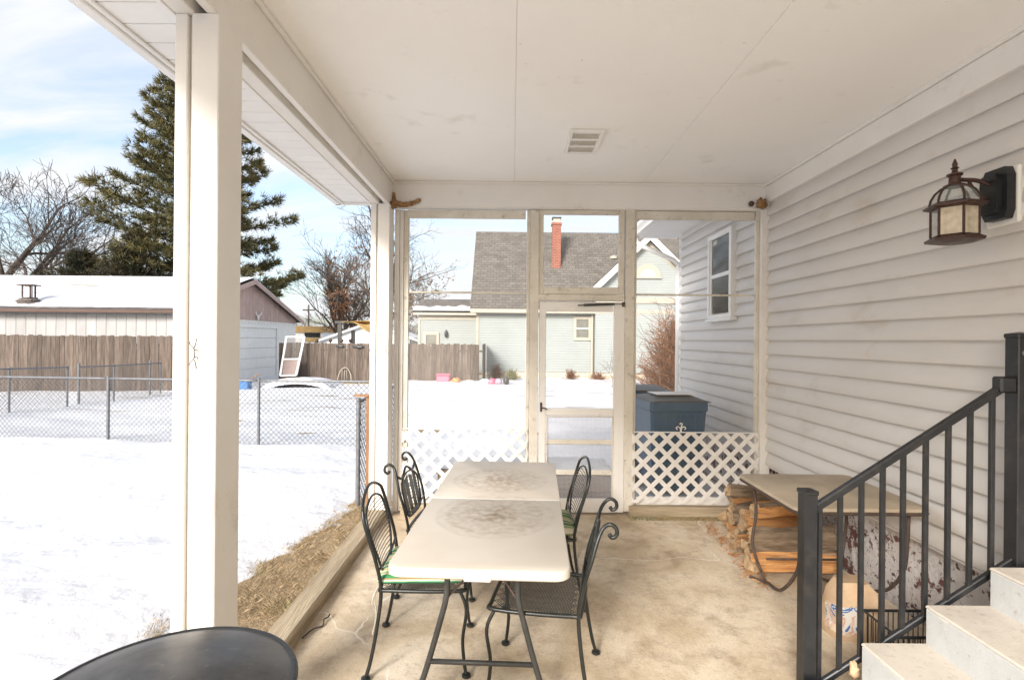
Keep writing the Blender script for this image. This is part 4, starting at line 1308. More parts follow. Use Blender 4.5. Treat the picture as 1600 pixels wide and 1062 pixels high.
# ------------------------------------------------------------------ side table against the siding
st = thing('side_table', 'square tan topped metal side table over the firewood by the siding', 'table', (1.98, 3.33, 0))
sb = slab(.385, -.385, .385, .045, .718, .742, .006, (1, 1, 1, 1))
sb.v = [(v[0] + 1.985, v[1] + 3.335, v[2]) for v in sb.v]
M['stop'] = pm('worn_tan_top', (.46, .38, .275), (.36, .29, .205), scale=5, rough=.6, spots=[((.20, .14, .09), 7, .64, .74)])
sb.build('top', M['stop'], st, smooth=40)
ring = rrect(.378, -.378, .378, .045)
MB().tube([(x + 1.985, y + 3.335, .712) for x, y in ring], .011, 6, closed=True).build('rim', M['rust'], st, smooth=True)
for sx_ in (-1, 1):
    cx, fx, fy = 1.985 + sx_ * .31, 1.985 + sx_ * .24, 3.335 + .26
    for sy_ in (-1, 1):
        cy = 3.335 + sy_ * .30
        if sy_ > 0:
            pts = [(cx, cy, .712), (cx + .01, cy - .02, .50), (cx - .015, cy - .03, .28), (fx, fy, .03)]
        else:
            pts = [(cx, cy, .712), (cx, cy + .01, .52), (cx + .005, cy + .05, .33), (cx - .01, cy + .20, .15), (fx, fy - .02, .04), (fx - .03, fy + .10, .014), (fx - .055, fy + .12, .022)]
        MB().tube(smooth_path(pts, 6), .0105, 7).build('leg', M['rust'], st, smooth=True)
MB().tube([(1.985 - .245, 3.335 + .24, .20), (1.985 + .245, 3.335 + .24, .20)], .008, 6).build('stretcher', M['rust'], st, smooth=True)

# ------------------------------------------------------------------ firewood
def make_log(seed, length, r):
    """split log: rough polygon section with flat split faces, splintered along its length"""
    rg = random.Random(seed * 13 + 1)
    n, ns = 22, 15
    cuts = [(rg.uniform(-.5, .5) + 4.4, rg.uniform(.30, .55)), (rg.uniform(-.4, .4) + (2.6 if seed % 2 else .5), rg.uniform(.35, .8))]
    m_ = MB()
    flat = []
    for s_ in range(ns):
        u = s_ / (ns - 1) - .5
        for i in range(n):
            t = 2 * math.pi * i / n
            rr, which = 1.0, -1
            for ci, (ca, cd) in enumerate(cuts):
                c_ = math.cos(t - ca)
                if c_ > 1e-3 and cd / c_ < rr:
                    rr, which = cd / c_, ci
            if s_ == 0: flat.append(which)
            k_ = rr * (1 + .10 * noise.noise(Vector((u * 3 + seed * 3.7, t * 1.0, seed))) + (.10 if which >= 0 else .05) * noise.noise(Vector((u * 5 + seed, math.cos(t) * 6, math.sin(t) * 6 + seed))))
            end = 1 if s_ in (0, ns - 1) else 0
            x = u * length + end * .035 * noise.noise(Vector((math.cos(t) * 3, math.sin(t) * 3, seed + u)))
            m_.v.append((x, math.cos(t) * r * k_ + .02 * math.sin(u * 4 + seed), math.sin(t) * r * k_))
    for s_ in range(ns - 1):
        for i in range(n):
            m_.f.append((s_ * n + i, s_ * n + (i + 1) % n, (s_ + 1) * n + (i + 1) % n, (s_ + 1) * n + i))
            m_.m.append(1 if flat[i] >= 0 and flat[(i + 1) % n] >= 0 else 0)
    for s_, sg in ((0, -1), (ns - 1, 1)):
        ci = len(m_.v)
        m_.v.append((sg * (length / 2 - .01), 0, 0))
        for i in range(n):
            m_.f.append((ci, s_ * n + i, s_ * n + (i + 1) % n)); m_.m.append(2)
    return m_
LOGS = [  # x, y, z, rz, rx, length, r, seed, label
    (2.04, 3.80, .085, 4, 10, .62, .105, 3, 'orange split log at the front bottom of the firewood pile'),
    (2.10, 4.02, .09, -6, 70, .58, .11, 6, 'broad split log second from the front on the floor'),
    (2.08, 4.25, .085, 5, 130, .56, .10, 2, 'split log in the middle of the bottom row of firewood'),
    (2.12, 4.47, .085, -3, 200, .52, .10, 9, 'split log fourth in the bottom row of firewood'),
    (2.16, 4.70, .09, 6, 20, .50, .105, 4, 'grey barked log at the back of the bottom row by the lattice'),
    (2.07, 3.89, .235, -8, 40, .58, .095, 12, 'orange brown split log lying second up at the front of the pile'),
    (2.12, 4.12, .245, 3, 0, .60, .10, 5, 'wide grey barked slab log on the second row of the pile'),
    (2.10, 4.36, .24, -4, 160, .55, .095, 15, 'split log in the second row behind the grey slab'),
    (2.16, 4.60, .245, 8, 75, .50, .095, 8, 'split log at the back of the second row of firewood'),
    (2.15, 4.04, .375, 6, 5, .60, .075, 7, 'flat grey brown log near the top of the firewood pile'),
    (2.13, 4.42, .385, -5, 15, .60, .07, 10, 'dark grey topmost log of the pile nearest the lattice'),
    (2.20, 4.27, .37, 12, 110, .48, .065, 18, 'thin split stick wedged in the top row of firewood'),
]
for x, y, z, rz, rx, ln, r, sd, lab in LOGS:
    o = make_log(sd, ln, r).build('firewood_log', LOGM, smooth=50)
    o.location = (x, y, z); o.rotation_euler = (R(rx), R((sd * 7 % 9) - 4), R(rz))
    tag(o, lab, 'log', 'split firewood stacked under the side table')
# bark litter by the pile
rg = random.Random(3)
k = MB()
for i in range(220):
    t = rg.random()
    y = 3.55 + t * 1.55; x = 1.86 - .12 * (1 - t) + abs(rg.gauss(0, .05)) * (-1 if rg.random() < .75 else 1) + .0
    if y > 4.75 and rg.random() < .5: x = rg.uniform(1.35, 1.95); y = rg.uniform(4.86, 4.99)
    a = rg.uniform(0, 3.14); l_ = rg.uniform(.01, .05); w = rg.uniform(.003, .009)
    dx, dy = math.cos(a) * l_, math.sin(a) * l_
    z = .002 + rg.random() * .01
    k.add([(x - dx - dy * w / l_, y - dy + dx * w / l_, z), (x - dx + dy * w / l_, y - dy - dx * w / l_, z), (x + dx, y + dy, z + rg.random() * .012), (x, y, z + .006)], [(0, 1, 2), (0, 2, 3)])
stuff(tag(k.build('bark_litter', LOGM[1], fix=False), 'loose bark chips scattered along the firewood pile', 'litter'))
# dead weeds along the sill on the slab
k = MB()
for i in range(2600):
    x = rg.uniform(1.12, 2.0); y = rg.uniform(4.90, 5.0)
    if rg.random() > .25 + .75 * max(0, noise.noise(Vector((x * 6, 1, 0))) + .35): continue
    a = rg.uniform(0, 6.28); l_ = rg.uniform(.01, .035)
    k.add([(x - .0015, y, .001), (x + .0015, y, .001), (x + math.cos(a) * l_, y + math.sin(a) * l_ * .5, .004 + rg.random() * .02)], [(0, 1, 2)])
M['weed'] = pm('green_tan_weeds', (.26, .24, .11), (.13, .15, .06), scale=8, rough=.9)
stuff(tag(k.build('weeds', M['weed'], fix=False), 'thin green and tan weeds along the right sill timber', 'weeds'))

# ------------------------------------------------------------------ charcoal bag, wire basket, twig
def m_print():
    m, n, l, p = new_mat('printed_bag')
    p.inputs['Roughness'].default_value = .6
    g = n.new('ShaderNodeNewGeometry')
    no = n.new('ShaderNodeTexNoise'); no.inputs['Scale'].default_value = 9; no.inputs['Detail'].default_value = 3
    no.inputs['Distortion'].default_value = 1.2
    l.new(g.outputs['Position'], no.inputs['Vector'])
    rp = n.new('ShaderNodeValToRGB'); rp.color_ramp.interpolation = 'CONSTANT'; e = rp.color_ramp.elements
    for k, (pos, c) in enumerate([(0, (.62, .60, .56)), (.40, (.05, .12, .30)), (.48, (.56, .52, .46)), (.54, (.50, .28, .21)), (.57, (.52, .40, .27)), (.66, (.06, .14, .32))]):
        q = e[k] if k < 2 else e.new(pos)
        q.position = pos; q.color = (*c, 1)
    l.new(no.outputs['Fac'], rp.inputs[0]); l.new(rp.outputs[0], p.inputs['Base Color'])
    return m
M['bagprint'] = m_print()
bag = thing('paper_bag', 'crumpled brown paper bag with blue and white print behind the railing', 'bag', (1.95, 3.02, 0))
def crumple(cx, cy, hx, hy, h, seed, n=9):
    m_ = MB(); vs = []
    rings = 10
    for i in range(rings + 1):
        t = i / rings
        w = 1 - .25 * t ** 2 - (.35 * max(0, t - .75) * 4 * .6)
        for j in range(20):
            a = 2 * math.pi * j / 20
            cx_, sy_ = math.cos(a), math.sin(a)
            e = .45
            x = math.copysign(abs(cx_) ** e, cx_) * hx * w; y = math.copysign(abs(sy_) ** e, sy_) * hy * w
            k_ = noise.noise(Vector((x * 14 + seed, y * 14, t * 5))) * .022
            vs.append((cx + x * (1 + k_ * 5), cy + y * (1 + k_ * 5), h * t + (0 if i == 0 else k_)))
    fs = [(i * 20 + j, i * 20 + (j + 1) % 20, (i + 1) * 20 + (j + 1) % 20, (i + 1) * 20 + j) for i in range(rings) for j in range(20)]
    fs += [tuple(range(19, -1, -1)), tuple(rings * 20 + j for j in range(20))]
    return m_.add(vs, fs)
cb_ = crumple(1.98, 3.06, .15, .11, .30, 1)
# colour zones of the print: by face
for i, f_ in enumerate(cb_.f):
    c_ = sum((Vector(cb_.v[q]) for q in f_), Vector()) / len(f_)
    if c_.x < 1.95 and c_.y < 3.06:
        cb_.m[i] = 1 if .04 < c_.z < .19 else 0
cb_.build('bag_body', [M['paper'], M['bagprint']], bag, smooth=25)
bk = thing('wire_basket', 'black wire grate basket leaning behind the middle concrete step', 'basket', (2.02, 2.72, 0))
bz = MB()
bx0, bx1, by0, by1, bz0, bz1 = 1.92, 2.30, 2.60, 2.86, .03, .22
for z in (bz0, bz1):
    bz.tube([(bx0, by0, z), (bx1, by0, z), (bx1, by1, z), (bx0, by1, z)], .008, 6, closed=True)
bz.build('rim', M['iron'], bk)
gr = MB()
for i in range(15):
    x = bx0 + (bx1 - bx0) * i / 14
    gr.tube([(x, by0, bz1), (x, by0, bz0), (x, by1, bz0), (x, by1, bz1)], .003, 4)
for i in range(9):
    y = by0 + (by1 - by0) * i / 8
    gr.tube([(bx0, y, bz1), (bx0, y, bz0), (bx1, y, bz0), (bx1, y, bz1)], .003, 4)
stuff(gr.build('grate', M['iron'], bk, fix=False))
a = at(472, 997, 1); tw = []
for (px, py) in ((472, 998), (488, 986), (504, 977), (506, 970), (512, 967), (515, 962)):
    u, v = px - 800, py - 531
    v0 = v - ROLL * u
    Y = (CAMZ - .008) * FPX / v0
    p_ = at(px, py, Y); tw.append((p_.x, p_.y, .008 + .006 * ((px * 7) % 3)))
tag(MB().tube(smooth_path(tw, 3), .005, 5).build('twig', M['bark'], smooth=True), 'small crooked dark twig lying on the concrete near the curb', 'twig')
# dead leaf curl at the railing foot
k = MB(); blob(k, (1.59, 2.43, .16), .035, (.6, .5, 1.2), 4, .7)
tag(k.build('dead_leaf', M['paper'], smooth=True), 'curled tan dead leaf caught on the bottom rail of the railing', 'leaf')

# ------------------------------------------------------------------ kettle grill in the lower left corner
gx, gy = -.746, 1.121
gl = thing('charcoal_grill', 'dark round grill with dusty black lid at the bottom left', 'grill', (gx, gy, 0))
lid = MB().lathe([(.264, .888), (.270, .892), (.270, .902), (.263, .906), (.25, .911), (.20, .930), (.15, .944), (.10, .954), (.05, .959), (.001, .960)], (gx, gy, 0), 64, cap=False).build('lid', M['grill'], gl, smooth=50)
MB().tube([(gx + .269 * math.cos(t), gy + .269 * math.sin(t), .901) for t in [2 * math.pi * i / 64 for i in range(64)]], .0075, 8, closed=True).build('lid_rim', M['iron'], lid, smooth=True)
MB().tube(smooth_path([(gx - .05, gy - .14, .925), (gx - .05, gy - .14, .965), (gx + .05, gy - .14, .965), (gx + .05, gy - .14, .925)], 5), .009, 8).build('lid_handle', M['iron'], lid, smooth=True)
MB().lathe([(.001, .60), (.10, .61), (.19, .66), (.24, .74), (.258, .82), (.262, .886)], (gx, gy, 0), 48, cap=False).build('bowl', M['grill'], gl, smooth=True)
for i in range(3):
    t = R(90 + 120 * i)
    MB().tube([(gx + .18 * math.cos(t), gy + .18 * math.sin(t), .67), (gx + .27 * math.cos(t), gy + .27 * math.sin(t), .02)], .012, 8).build('leg', M['leg'], gl, smooth=True)

# ------------------------------------------------------------------ trash bins
def trash_bin(x, y, rz, h, lidmat, label, opened):
    t = thing('trash_bin', label, 'bin', group='wheeled bins beside the house', local=True)
    b = MB()
    prof = [(.25, .25, .06), (.27, .275, .30), (.30, .315, h * .86), (.312, .33, h * .88), (.312, .33, h * .97)]
    vs = []
    for hx, hy, z in prof:
        for (sx_, sy_) in ((-1, -1), (1, -1), (1, 1), (-1, 1)):
            for q in ((0, 1), (1, 0)):
                cx, cy = sx_ * hx, sy_ * hy
                c_ = .03
                first = (q == (0, 1)) == (sx_ * sy_ > 0)
                vs.append((cx - (sx_ * c_ if not first else 0), cy - (sy_ * c_ if first else 0), z))
    fs = [(i * 8 + j, i * 8 + (j + 1) % 8, (i + 1) * 8 + (j + 1) % 8, (i + 1) * 8 + j) for i in range(len(prof) - 1) for j in range(8)]
    fs += [tuple(range(7, -1, -1)), tuple((len(prof) - 1) * 8 + j for j in range(8))]
    b.add(vs, fs); b.build('body', M['bin'], t)
    for xx in (-.16, .0, .16):
        MB().cbox(xx - .012, xx + .012, -.322, -.285, .12, h * .84, .004).build('rib', M['bin'], t)
    l_ = MB()
    n = 8
    vs = []
    for j in range(n + 1):
        v = j / n
        for i in range(n + 1):
            u = i / n * 2 - 1
            vs.append((u * .325, -.355 + v * .72, h * .972 + .055 * (1 - u ** 4) * math.sin(math.pi * (.08 + .84 * v))))
    for j in range(n + 1):
        for i in range(n + 1):
            u = i / n * 2 - 1; v = j / n
            vs.append((u * .325, -.355 + v * .72, h * .972 - .004))
    k_ = n + 1
    fs = []
    for s2 in range(2):
        o_ = s2 * k_ * k_
        for j in range(n):
            for i in range(n):
                q = (o_ + j * k_ + i, o_ + j * k_ + i + 1, o_ + (j + 1) * k_ + i + 1, o_ + (j + 1) * k_ + i)
                fs.append(q if s2 == 0 else q[::-1])
    edge = [(i, 0) for i in range(k_)] + [(n, j) for j in range(1, k_)] + [(i, n) for i in range(n - 1, -1, -1)] + [(0, j) for j in range(n - 1, 0, -1)]
    for (a, b2) in zip(edge, edge[1:] + edge[:1]):
        i0, i1 = a[1] * k_ + a[0], b2[1] * k_ + b2[0]
        fs.append((i0, k_ * k_ + i0, k_ * k_ + i1, i1))
    l_.add(vs, fs)
    lo_ = l_.build('lid', lidmat, t, smooth=40)
    if opened:
        MB().cbox(-.20, .22, -.20, .12, h * .972 + .058, h * .972 + .066, .003).build('lid_panel', M['trim'], lo_)
    MB().tube([(-.27, .385, h * .93), (.27, .385, h * .93)], .016, 8).build('handle', M['iron'], t, smooth=True)
    for s_ in (-1, 1):
        w = MB().lathe([(.04, -.025), (.12, -.025), (.125, -.015), (.125, .015), (.12, .025), (.04, .025)], (0, 0, 0), 20)
        w.v = [(s_ * .27 + v[2], .30 + v[0], .125 + v[1]) for v in w.v]
        w.build('wheel', M['iron'], t, smooth=40)
    t.location = (x, y, gz(x, y) + .06); t.rotation_euler.z = rz
    return t
trash_bin(1.735, 5.82, R(4), 1.04, M['binlid'], 'dark blue wheeled bin with papers on its lid behind the right lattice', True)
trash_bin(1.64, 6.66, R(-3), 1.07, M['binlid'], 'second bin with grey green lid behind the dark blue bin', False)

# ------------------------------------------------------------------ chain link fences
def fence(name, label, pts, terminals, h=1.07, step=2.5, rail_r=.018):
    """posts, top rail and woven wire along a line of ground points"""
    root = thing(name, label, 'fence', (pts[0][0], pts[0][1], 0))
    for s_, (p, q) in enumerate(zip(pts, pts[1:])):
        P, Q = Vector((*p, 0)), Vector((*q, 0))
        L = (Q - P).length
        d = (Q - P) / L
        n = max(1, round(L / step))
        for i in range(n + (1 if s_ == len(pts) - 2 else 0)):
            c = P + d * (L * i / n)
            z = gz(c.x, c.y)
            term = (i == 0 and s_ in terminals)
            r = .030 if term else .023
            po = MB().tube([(c.x, c.y, z - .3), (c.x, c.y, z + h + (.06 if term else .0))], r, 10).build('post', M['galv'], root, smooth=40)
            MB().ball((c.x, c.y, z + h + (.065 if term else .012)), r * 1.12, 8, 0, (1, 1, .8)).build('post_cap', M['galv'], po, smooth=True)
        zs_ = [P + d * (L * i / 12) for i in range(13)]
        MB().tube([(c.x, c.y, gz(c.x, c.y) + h - .012) for c in zs_], rail_r, 8).build('top_rail', M['galv'], root, smooth=True)
        w = MB()
        pitch, hh = .082, h - .05
        off = Vector((-d.y, d.x, 0)) * .022
        k_ = -int(hh / pitch) - 1
        while k_ * pitch < L:
            for fam in (1, -1):
                a0, a1 = k_ * pitch, k_ * pitch + hh
                t0, t1 = max(0, a0), min(L, a1)
                if t1 - t0 > .02:
                    def pt(t):
                        f = (t - a0) / hh
                        if fam < 0: f = 1 - f
                        c = P + d * t + off * (1 + .12 * fam)
                        return (c.x, c.y, gz(c.x, c.y) + .04 + f * hh)
                    w.tube([pt(t0), pt(t1)], .0032, 3, cap=False)
            k_ += 1
        stuff(w.build('wire_mesh', M['wire'], root, fix=False))
    return root
C0 = (-1.66, 8.12)
fence('chain_link_fence', 'grey chain link fence crossing the snowy yard behind the near porch post',
      [(-16.6, 9.30), (-11.40, 8.83), (-8.94, 8.60), (-6.40, 8.36), (-3.90, 8.13), C0], {0, 5}, step=2.6)
fence('chain_link_fence', 'grey chain link fence running back from the yard towards the brown plank fence',
      [(-11.35, 9.0), (-11.35, 11.9), (-11.3, 13.4)], {2})
fence('chain_link_fence', 'grey chain link gate section standing before the brown plank fence',
      [(-11.3, 13.75), (-11.25, 14.9), (-11.4, 16.6), (-11.4, 17.1)], {0, 2})
fence('chain_link_fence', 'short chain link return between the yard fence and the porch corner post',
      [C0, (-1.55, 5.34)], {0, 1}, step=3.2)
# brown board post beside the porch corner
bp_ = thing('wooden_post', 'orange brown board post beside the grey pipe at the porch corner', 'post', (-1.42, 5.3, 0))
MB().cbox(-1.455, -1.385, 5.27, 5.33, -.1, 1.09, .004).build('board', M['brownwood'], bp_)
MB().cbox(-1.375, -1.345, 5.29, 5.33, -.1, 1.08, .004).build('board', M['brownwood'], bp_)
MB().cbox(-1.57, -1.34, 5.25, 5.29, 1.09, 1.115, .004).build('cap_board', M['brownwood'], bp_)

# ------------------------------------------------------------------ plank fences
def plank_fence(label, x0, x1, y0, y1, h, seed, ret=None):
    root = thing('plank_fence', label, 'fence', ((x0 + x1) / 2, (y0 + y1) / 2, 0))
    rg = random.Random(seed)
    L = math.hypot(x1 - x0, y1 - y0)
    ang = math.atan2(y1 - y0, x1 - x0)
    n = int(L / .143)
    dx, dy = math.cos(ang), math.sin(ang)
    shapes = []
    for k_ in range(6):
        w, c_ = .1405 + rg.uniform(-.004, .0015), .022
        hh = h + rg.uniform(-.025, .02)
        m_ = MB().prism([(0, -.1), (w, -.1), (w, hh - c_), (w - c_, hh), (c_, hh), (0, hh - c_)], 'y', -.01, .01)
        shapes.append(m_)
    cache = {}
    for i in range(n):
        k_ = rg.randrange(6)
        if k_ not in cache:
            o = shapes[k_].build('picket', M['picket'], root); cache[k_] = o.data
        else:
            o = link('picket', cache[k_], root)
        t = i * .143
        x, y = x0 + dx * t, y0 + dy * t
        o.location = (x, y, gz(x, y)); o.rotation_euler = (0, R(rg.uniform(-.5, .5)), ang)
    for z in (.35, h - .35):
        b_ = MB().box(0, L, .012, .05, z, z + .08).build('backing_rail', M['picket'], root)
        b_.location = (x0, y0, gz(x0, y0)); b_.rotation_euler = (0, 0, ang)
    if ret:
        for i in range(int(ret / .143)):
            o = link('picket', cache[rg.choice(list(cache))], root)
            o.location = (x1, y1 + .02 + i * .143, gz(x1, y1)); o.rotation_euler = (0, 0, R(90))
    return root
plank_fence('weathered brown plank fence in front of the long snowy garage', -21.5, -10.9, 17.1, 17.9, 1.93, 1)
plank_fence('weathered brown plank fence in front of the mint house and tan tarp', -10.3, -1.30, 23.3, 23.3, 1.70, 2, ret=2.6)

# ------------------------------------------------------------------ garage
GX, GY0, GYR, GY1 = -11.8, 18.5, 23.6, 28.7
GE, GR = 2.62, 4.17
gar = thing('garage', 'long garage with snow covered roof, pale board walls and brown gable', 'garage', (GX - 6, GYR, 0))
GB = -.3
for i in range(46):
    x1 = GX - i * .352
    o = MB().cbox(x1 - .345, x1, GY0, GY0 + .04, GB, GE, .006).build('wall_panel', M['garage'], gar)
MB().box(GX - 16.2, GX - .05, GY0 + .041, GY1 - .05, GB, GE - .02).build('wall_core', M['garage'], gar)
# gable end facing right: white boards below, coloured lighter to offset shade, brown above
y = GY0
def roofz(y): return GE + (GR - GE) * (1 - abs(y - GYR) / (GYR - GY0))
dy0, dy1, dz1 = 22.75, 26.35, 2.12
while y < GY1 - .01:
    y2 = min(y + .3, GY1)
    if y2 <= dy0 or y >= dy1:
        MB().box(GX - .02, GX, y + .004, y2 - .004, GB, 2.42).build('wall_panel', M['white'], gar)
    else:
        MB().box(GX - .02, GX, y + .004, y2 - .004, dz1, 2.42).build('wall_panel', M['white'], gar)
    zt0, zt1 = roofz(y), roofz(y2)
    poly = [(y + .004, 2.424), (y2 - .004, 2.424), (y2 - .004, zt1), (y + .004, zt0)]
    if y < GYR < y2: poly.insert(3, (GYR, GR))
    MB().prism(poly, 'x', GX - .03, GX + .012).build('gable_board', M['pinkboard'], gar)
    y = y2
MB().prism([(GY0, GE), (GY1, GE), (GYR, GR)], 'x', GX - 16.2, GX - .035).build('gable_core', M['garage'], gar)
MB().box(GX - .01, GX + .05, GY0, GY1, 2.39, 2.45).build('gable_trim', M['white'], gar)
gd = MB().box(GX - .04, GX - .025, dy0, dy1, GB, dz1).build('garage_door', M['white'], gar)
for i in range(5):
    z0 = GB + .1 + i * (dz1 - GB - .1) / 5
    MB().cbox(GX - .02, GX + .005, dy0 + .02, dy1 - .02, z0 + .008, z0 + (dz1 - GB - .1) / 5 - .008, .006).build('door_panel', M['white'], gd)
for (a, b_) in ((dy0 - .14, dy0 - .005), (dy1 + .005, dy1 + .14)):
    MB().cbox(GX - .01, GX + .05, a, b_, GB, dz1 + .12, .005).build('door_trim', M['white'], gar)
MB().cbox(GX - .01, GX + .05, dy0 - .004, dy1 + .004, dz1, dz1 + .12, .005).build('door_trim', M['white'], gar)
# roof with snow
ov = .35
def roof_pts(lift, eave):
    s = (GR - GE) / (GYR - GY0)
    return [(GY0 - eave, GE - eave * s + lift), (GYR, GR + lift), (GY1 + eave, GE - eave * s + lift)]
a = roof_pts(.0, ov); c = roof_pts(.09, ov)
MB().prism([a[0], a[1], a[2], c[2], c[1], c[0]], 'x', GX - 16.4, GX + .28).build('roof', M['darkshingle'], gar)
sm = MB()
rg = random.Random(4)
nx, ny = 160, 14
vs = []
for i in range(nx + 1):
    x = GX - 16.3 + i * (16.3 + .22) / nx
    edge = .55 + .16 * noise.noise(Vector((x * .7, 0, 3))) + .05 * noise.noise(Vector((x * 3, 2, 3)))
    for j in range(ny + 1):
        v = j / ny
        y = GY0 - ov + edge * .55 + (GYR - GY0 + ov - edge * .55) * v
        th = .11 * min(1, v * 5) + .012 * noise.noise(Vector((x, y, 1)))
        vs.append((x, y, roofz(y) + .088 + (th if v > 0 else .004)))
sm.add(vs, [(i * (ny + 1) + j, (i + 1) * (ny + 1) + j, (i + 1) * (ny + 1) + j + 1, i * (ny + 1) + j + 1) for i in range(nx) for j in range(ny)])
sm.build('roof_snow', M['snow'], gar, smooth=True, fix=False)
MB().prism([(GYR, GR + .1), (GY1 + ov, GE - ov * .304 + .1), (GY1 + ov, GE - ov * .304 + .18), (GYR, GR + .2)], 'x', GX - 16.3, GX + .22).build('roof_snow', M['snow'], gar)
s_ = (GR - GE) / (GYR - GY0)
MB().tube([(GX - 16.4, GY0 - ov - .04, GE - ov * s_ + .02), (GX + .2, GY0 - ov - .04, GE - ov * s_ + .02)], .06, 6).build('gutter', M['brownmetal'], gar)
for sgn, ye in ((-1, GY0 - ov), (1, GY1 + ov)):
    MB().add([(GX + .285, GYR, GR - .10), (GX + .285, GYR, GR + .09), (GX + .285, ye, roofz(GY0) - ov * s_ + .09), (GX + .285, ye, roofz(GY0) - ov * s_ - .10),
              (GX + .315, GYR, GR - .10), (GX + .315, GYR, GR + .09), (GX + .315, ye, roofz(GY0) - ov * s_ + .09), (GX + .315, ye, roofz(GY0) - ov * s_ - .10)],
             [(0, 1, 2, 3), (7, 6, 5, 4), (0, 4, 5, 1), (1, 5, 6, 2), (2, 6, 7, 3), (3, 7, 4, 0)]).build('rake_board', M['pinkboard'], gar)
# metal flue on the snowy roof
fl = px_on_x(42, 470, -17.6) if False else Vector((-17.35, 18.9, 0))
zb = roofz(fl.y) + .1
flue = MB()
blob(flue, (fl.x, fl.y, zb + .06), .30, (1.35, .9, .55), 2, .5)
fo = flue.build('flue', M['darkshingle'], gar, smooth=True)
k = MB()
for (dx_, dy_) in ((-.14, -.1), (.14, -.1), (.14, .1), (-.14, .1)):
    k.box(fl.x + dx_ - .02, fl.x + dx_ + .02, fl.y + dy_ - .02, fl.y + dy_ + .02, zb + .2, zb + .62)
k.build('flue_stand', M['rust'], fo)
MB().box(fl.x - .09, fl.x + .09, fl.y - .07, fl.y + .07, zb + .15, zb + .60).build('flue_pipe', M['white'], fo)
MB().cbox(fl.x - .28, fl.x + .28, fl.y - .2, fl.y + .2, zb + .62, zb + .66, .01).build('flue_cap', M['rust'], fo)
# pale skull ornament on the gable
k = MB()
blob(k, (GX + .08, 24.3, 2.60), .09, (.6, .8, 1.3), 2, .2)
for q in (-1, 1):
    k.tube(smooth_path([(GX + .08, 24.3 + q * .04, 2.68), (GX + .10, 24.3 + q * .2, 2.74), (GX + .1, 24.3 + q * .28, 2.86)], 4), .025, 6)
tag(k.build('animal_skull', M['white'], smooth=True), 'pale animal skull ornament hung on the brown gable of the garage', 'ornament')

# ------------------------------------------------------------------ neighbour's mint house
NY = 26.0
nb = thing('neighbour_house', 'pale mint sided house with steep brown shingle roof beyond the snow', 'house', (4, 29, 0))
def nx_(px, Y=NY): return (px - 800) * Y / FPX
NG = -.35
NX0, NX1 = nx_(745), 12.0
NE, NRID, NYR = 3.34, 7.55, 29.5
MB().box(NX0, NX1, NY, 33.0, .10, NE + .1).build('wall', M['mint'], nb)
MB().box(NX0 + .03, NX1, NY + .03, 32.9, NG, .099).build('foundation', M['stone'], nb)
MB().cbox(NX0 - .04, NX0 + .10, NY - .03, NY + .08, .10, NE, .01).build('corner_board', M['cream'], nb)
MB().prism([(NY - .35, NE - .35), (NYR, NRID), (33.35, NE - .35), (33.35, NE - .2), (NYR, NRID + .16), (NY - .35, NE - .2)], 'x', NX0 - .32, NX1 + .3).build('roof', M['shingle'], nb)
MB().prism([(NY, NE), (33, NE), (NYR, NRID)], 'x', NX0 + .01, NX1).build('gable_wall', M['mint'], nb)
MB().cbox(NX0 - .30, NX1, NY - .42, NY - .352, NE - .36, NE - .17, .01).build('fascia', M['cream'], nb)
MB().cbox(NX0, NX1, NY - .03, NY - .001, NE - .36, NE - .14, .01).build('frieze', M['cream'], nb)
wing0, wing1, WYF = nx_(930, 25.6), nx_(1094, 25.6), 25.6
wc = (wing0 + wing1) / 2
WE, WP = 4.25, 6.72
MB().prism([(wing0, .10), (wing1, .10), (wing1, WE), (wc, WP - .1), (wing0, WE)], 'y', WYF, 29.0).build('wing_wall', M['mint'], nb)
MB().box(wing0 + .02, wing1 - .02, WYF + .03, 28.9, NG, .099).build('wing_foundation', M['stone'], nb)
sl = (WP - WE) / (wc - wing0)
for sgn in (-1, 1):
    xe = wc + sgn * (wc - wing0 + .30)
    ze = WE - .30 * sl
    MB().prism([(wc, WP), (xe, ze), (xe, ze + .13), (wc, WP + .13)], 'y', WYF - .32, 29.8).build('wing_roof', M['shingle'], nb)
    MB().prism([(wc, WP - .20), (xe, ze - .20), (xe, ze + .15), (wc, WP + .15)], 'y', WYF - .38, WYF - .322).build('rake_board', M['white'], nb)
    MB().prism([(wc, WP - .42), (wc + sgn * (wc - wing0), WE - .22), (wc + sgn * (wc - wing0), WE - .02), (wc, WP - .21)], 'y', WYF - .03, WYF - .002).build('frieze', M['cream'], nb)
MB().cbox(wing0, wing1, WYF - .06, WYF - .002, 3.50, 3.78, .01).build('belt_board', M['cream'], nb)
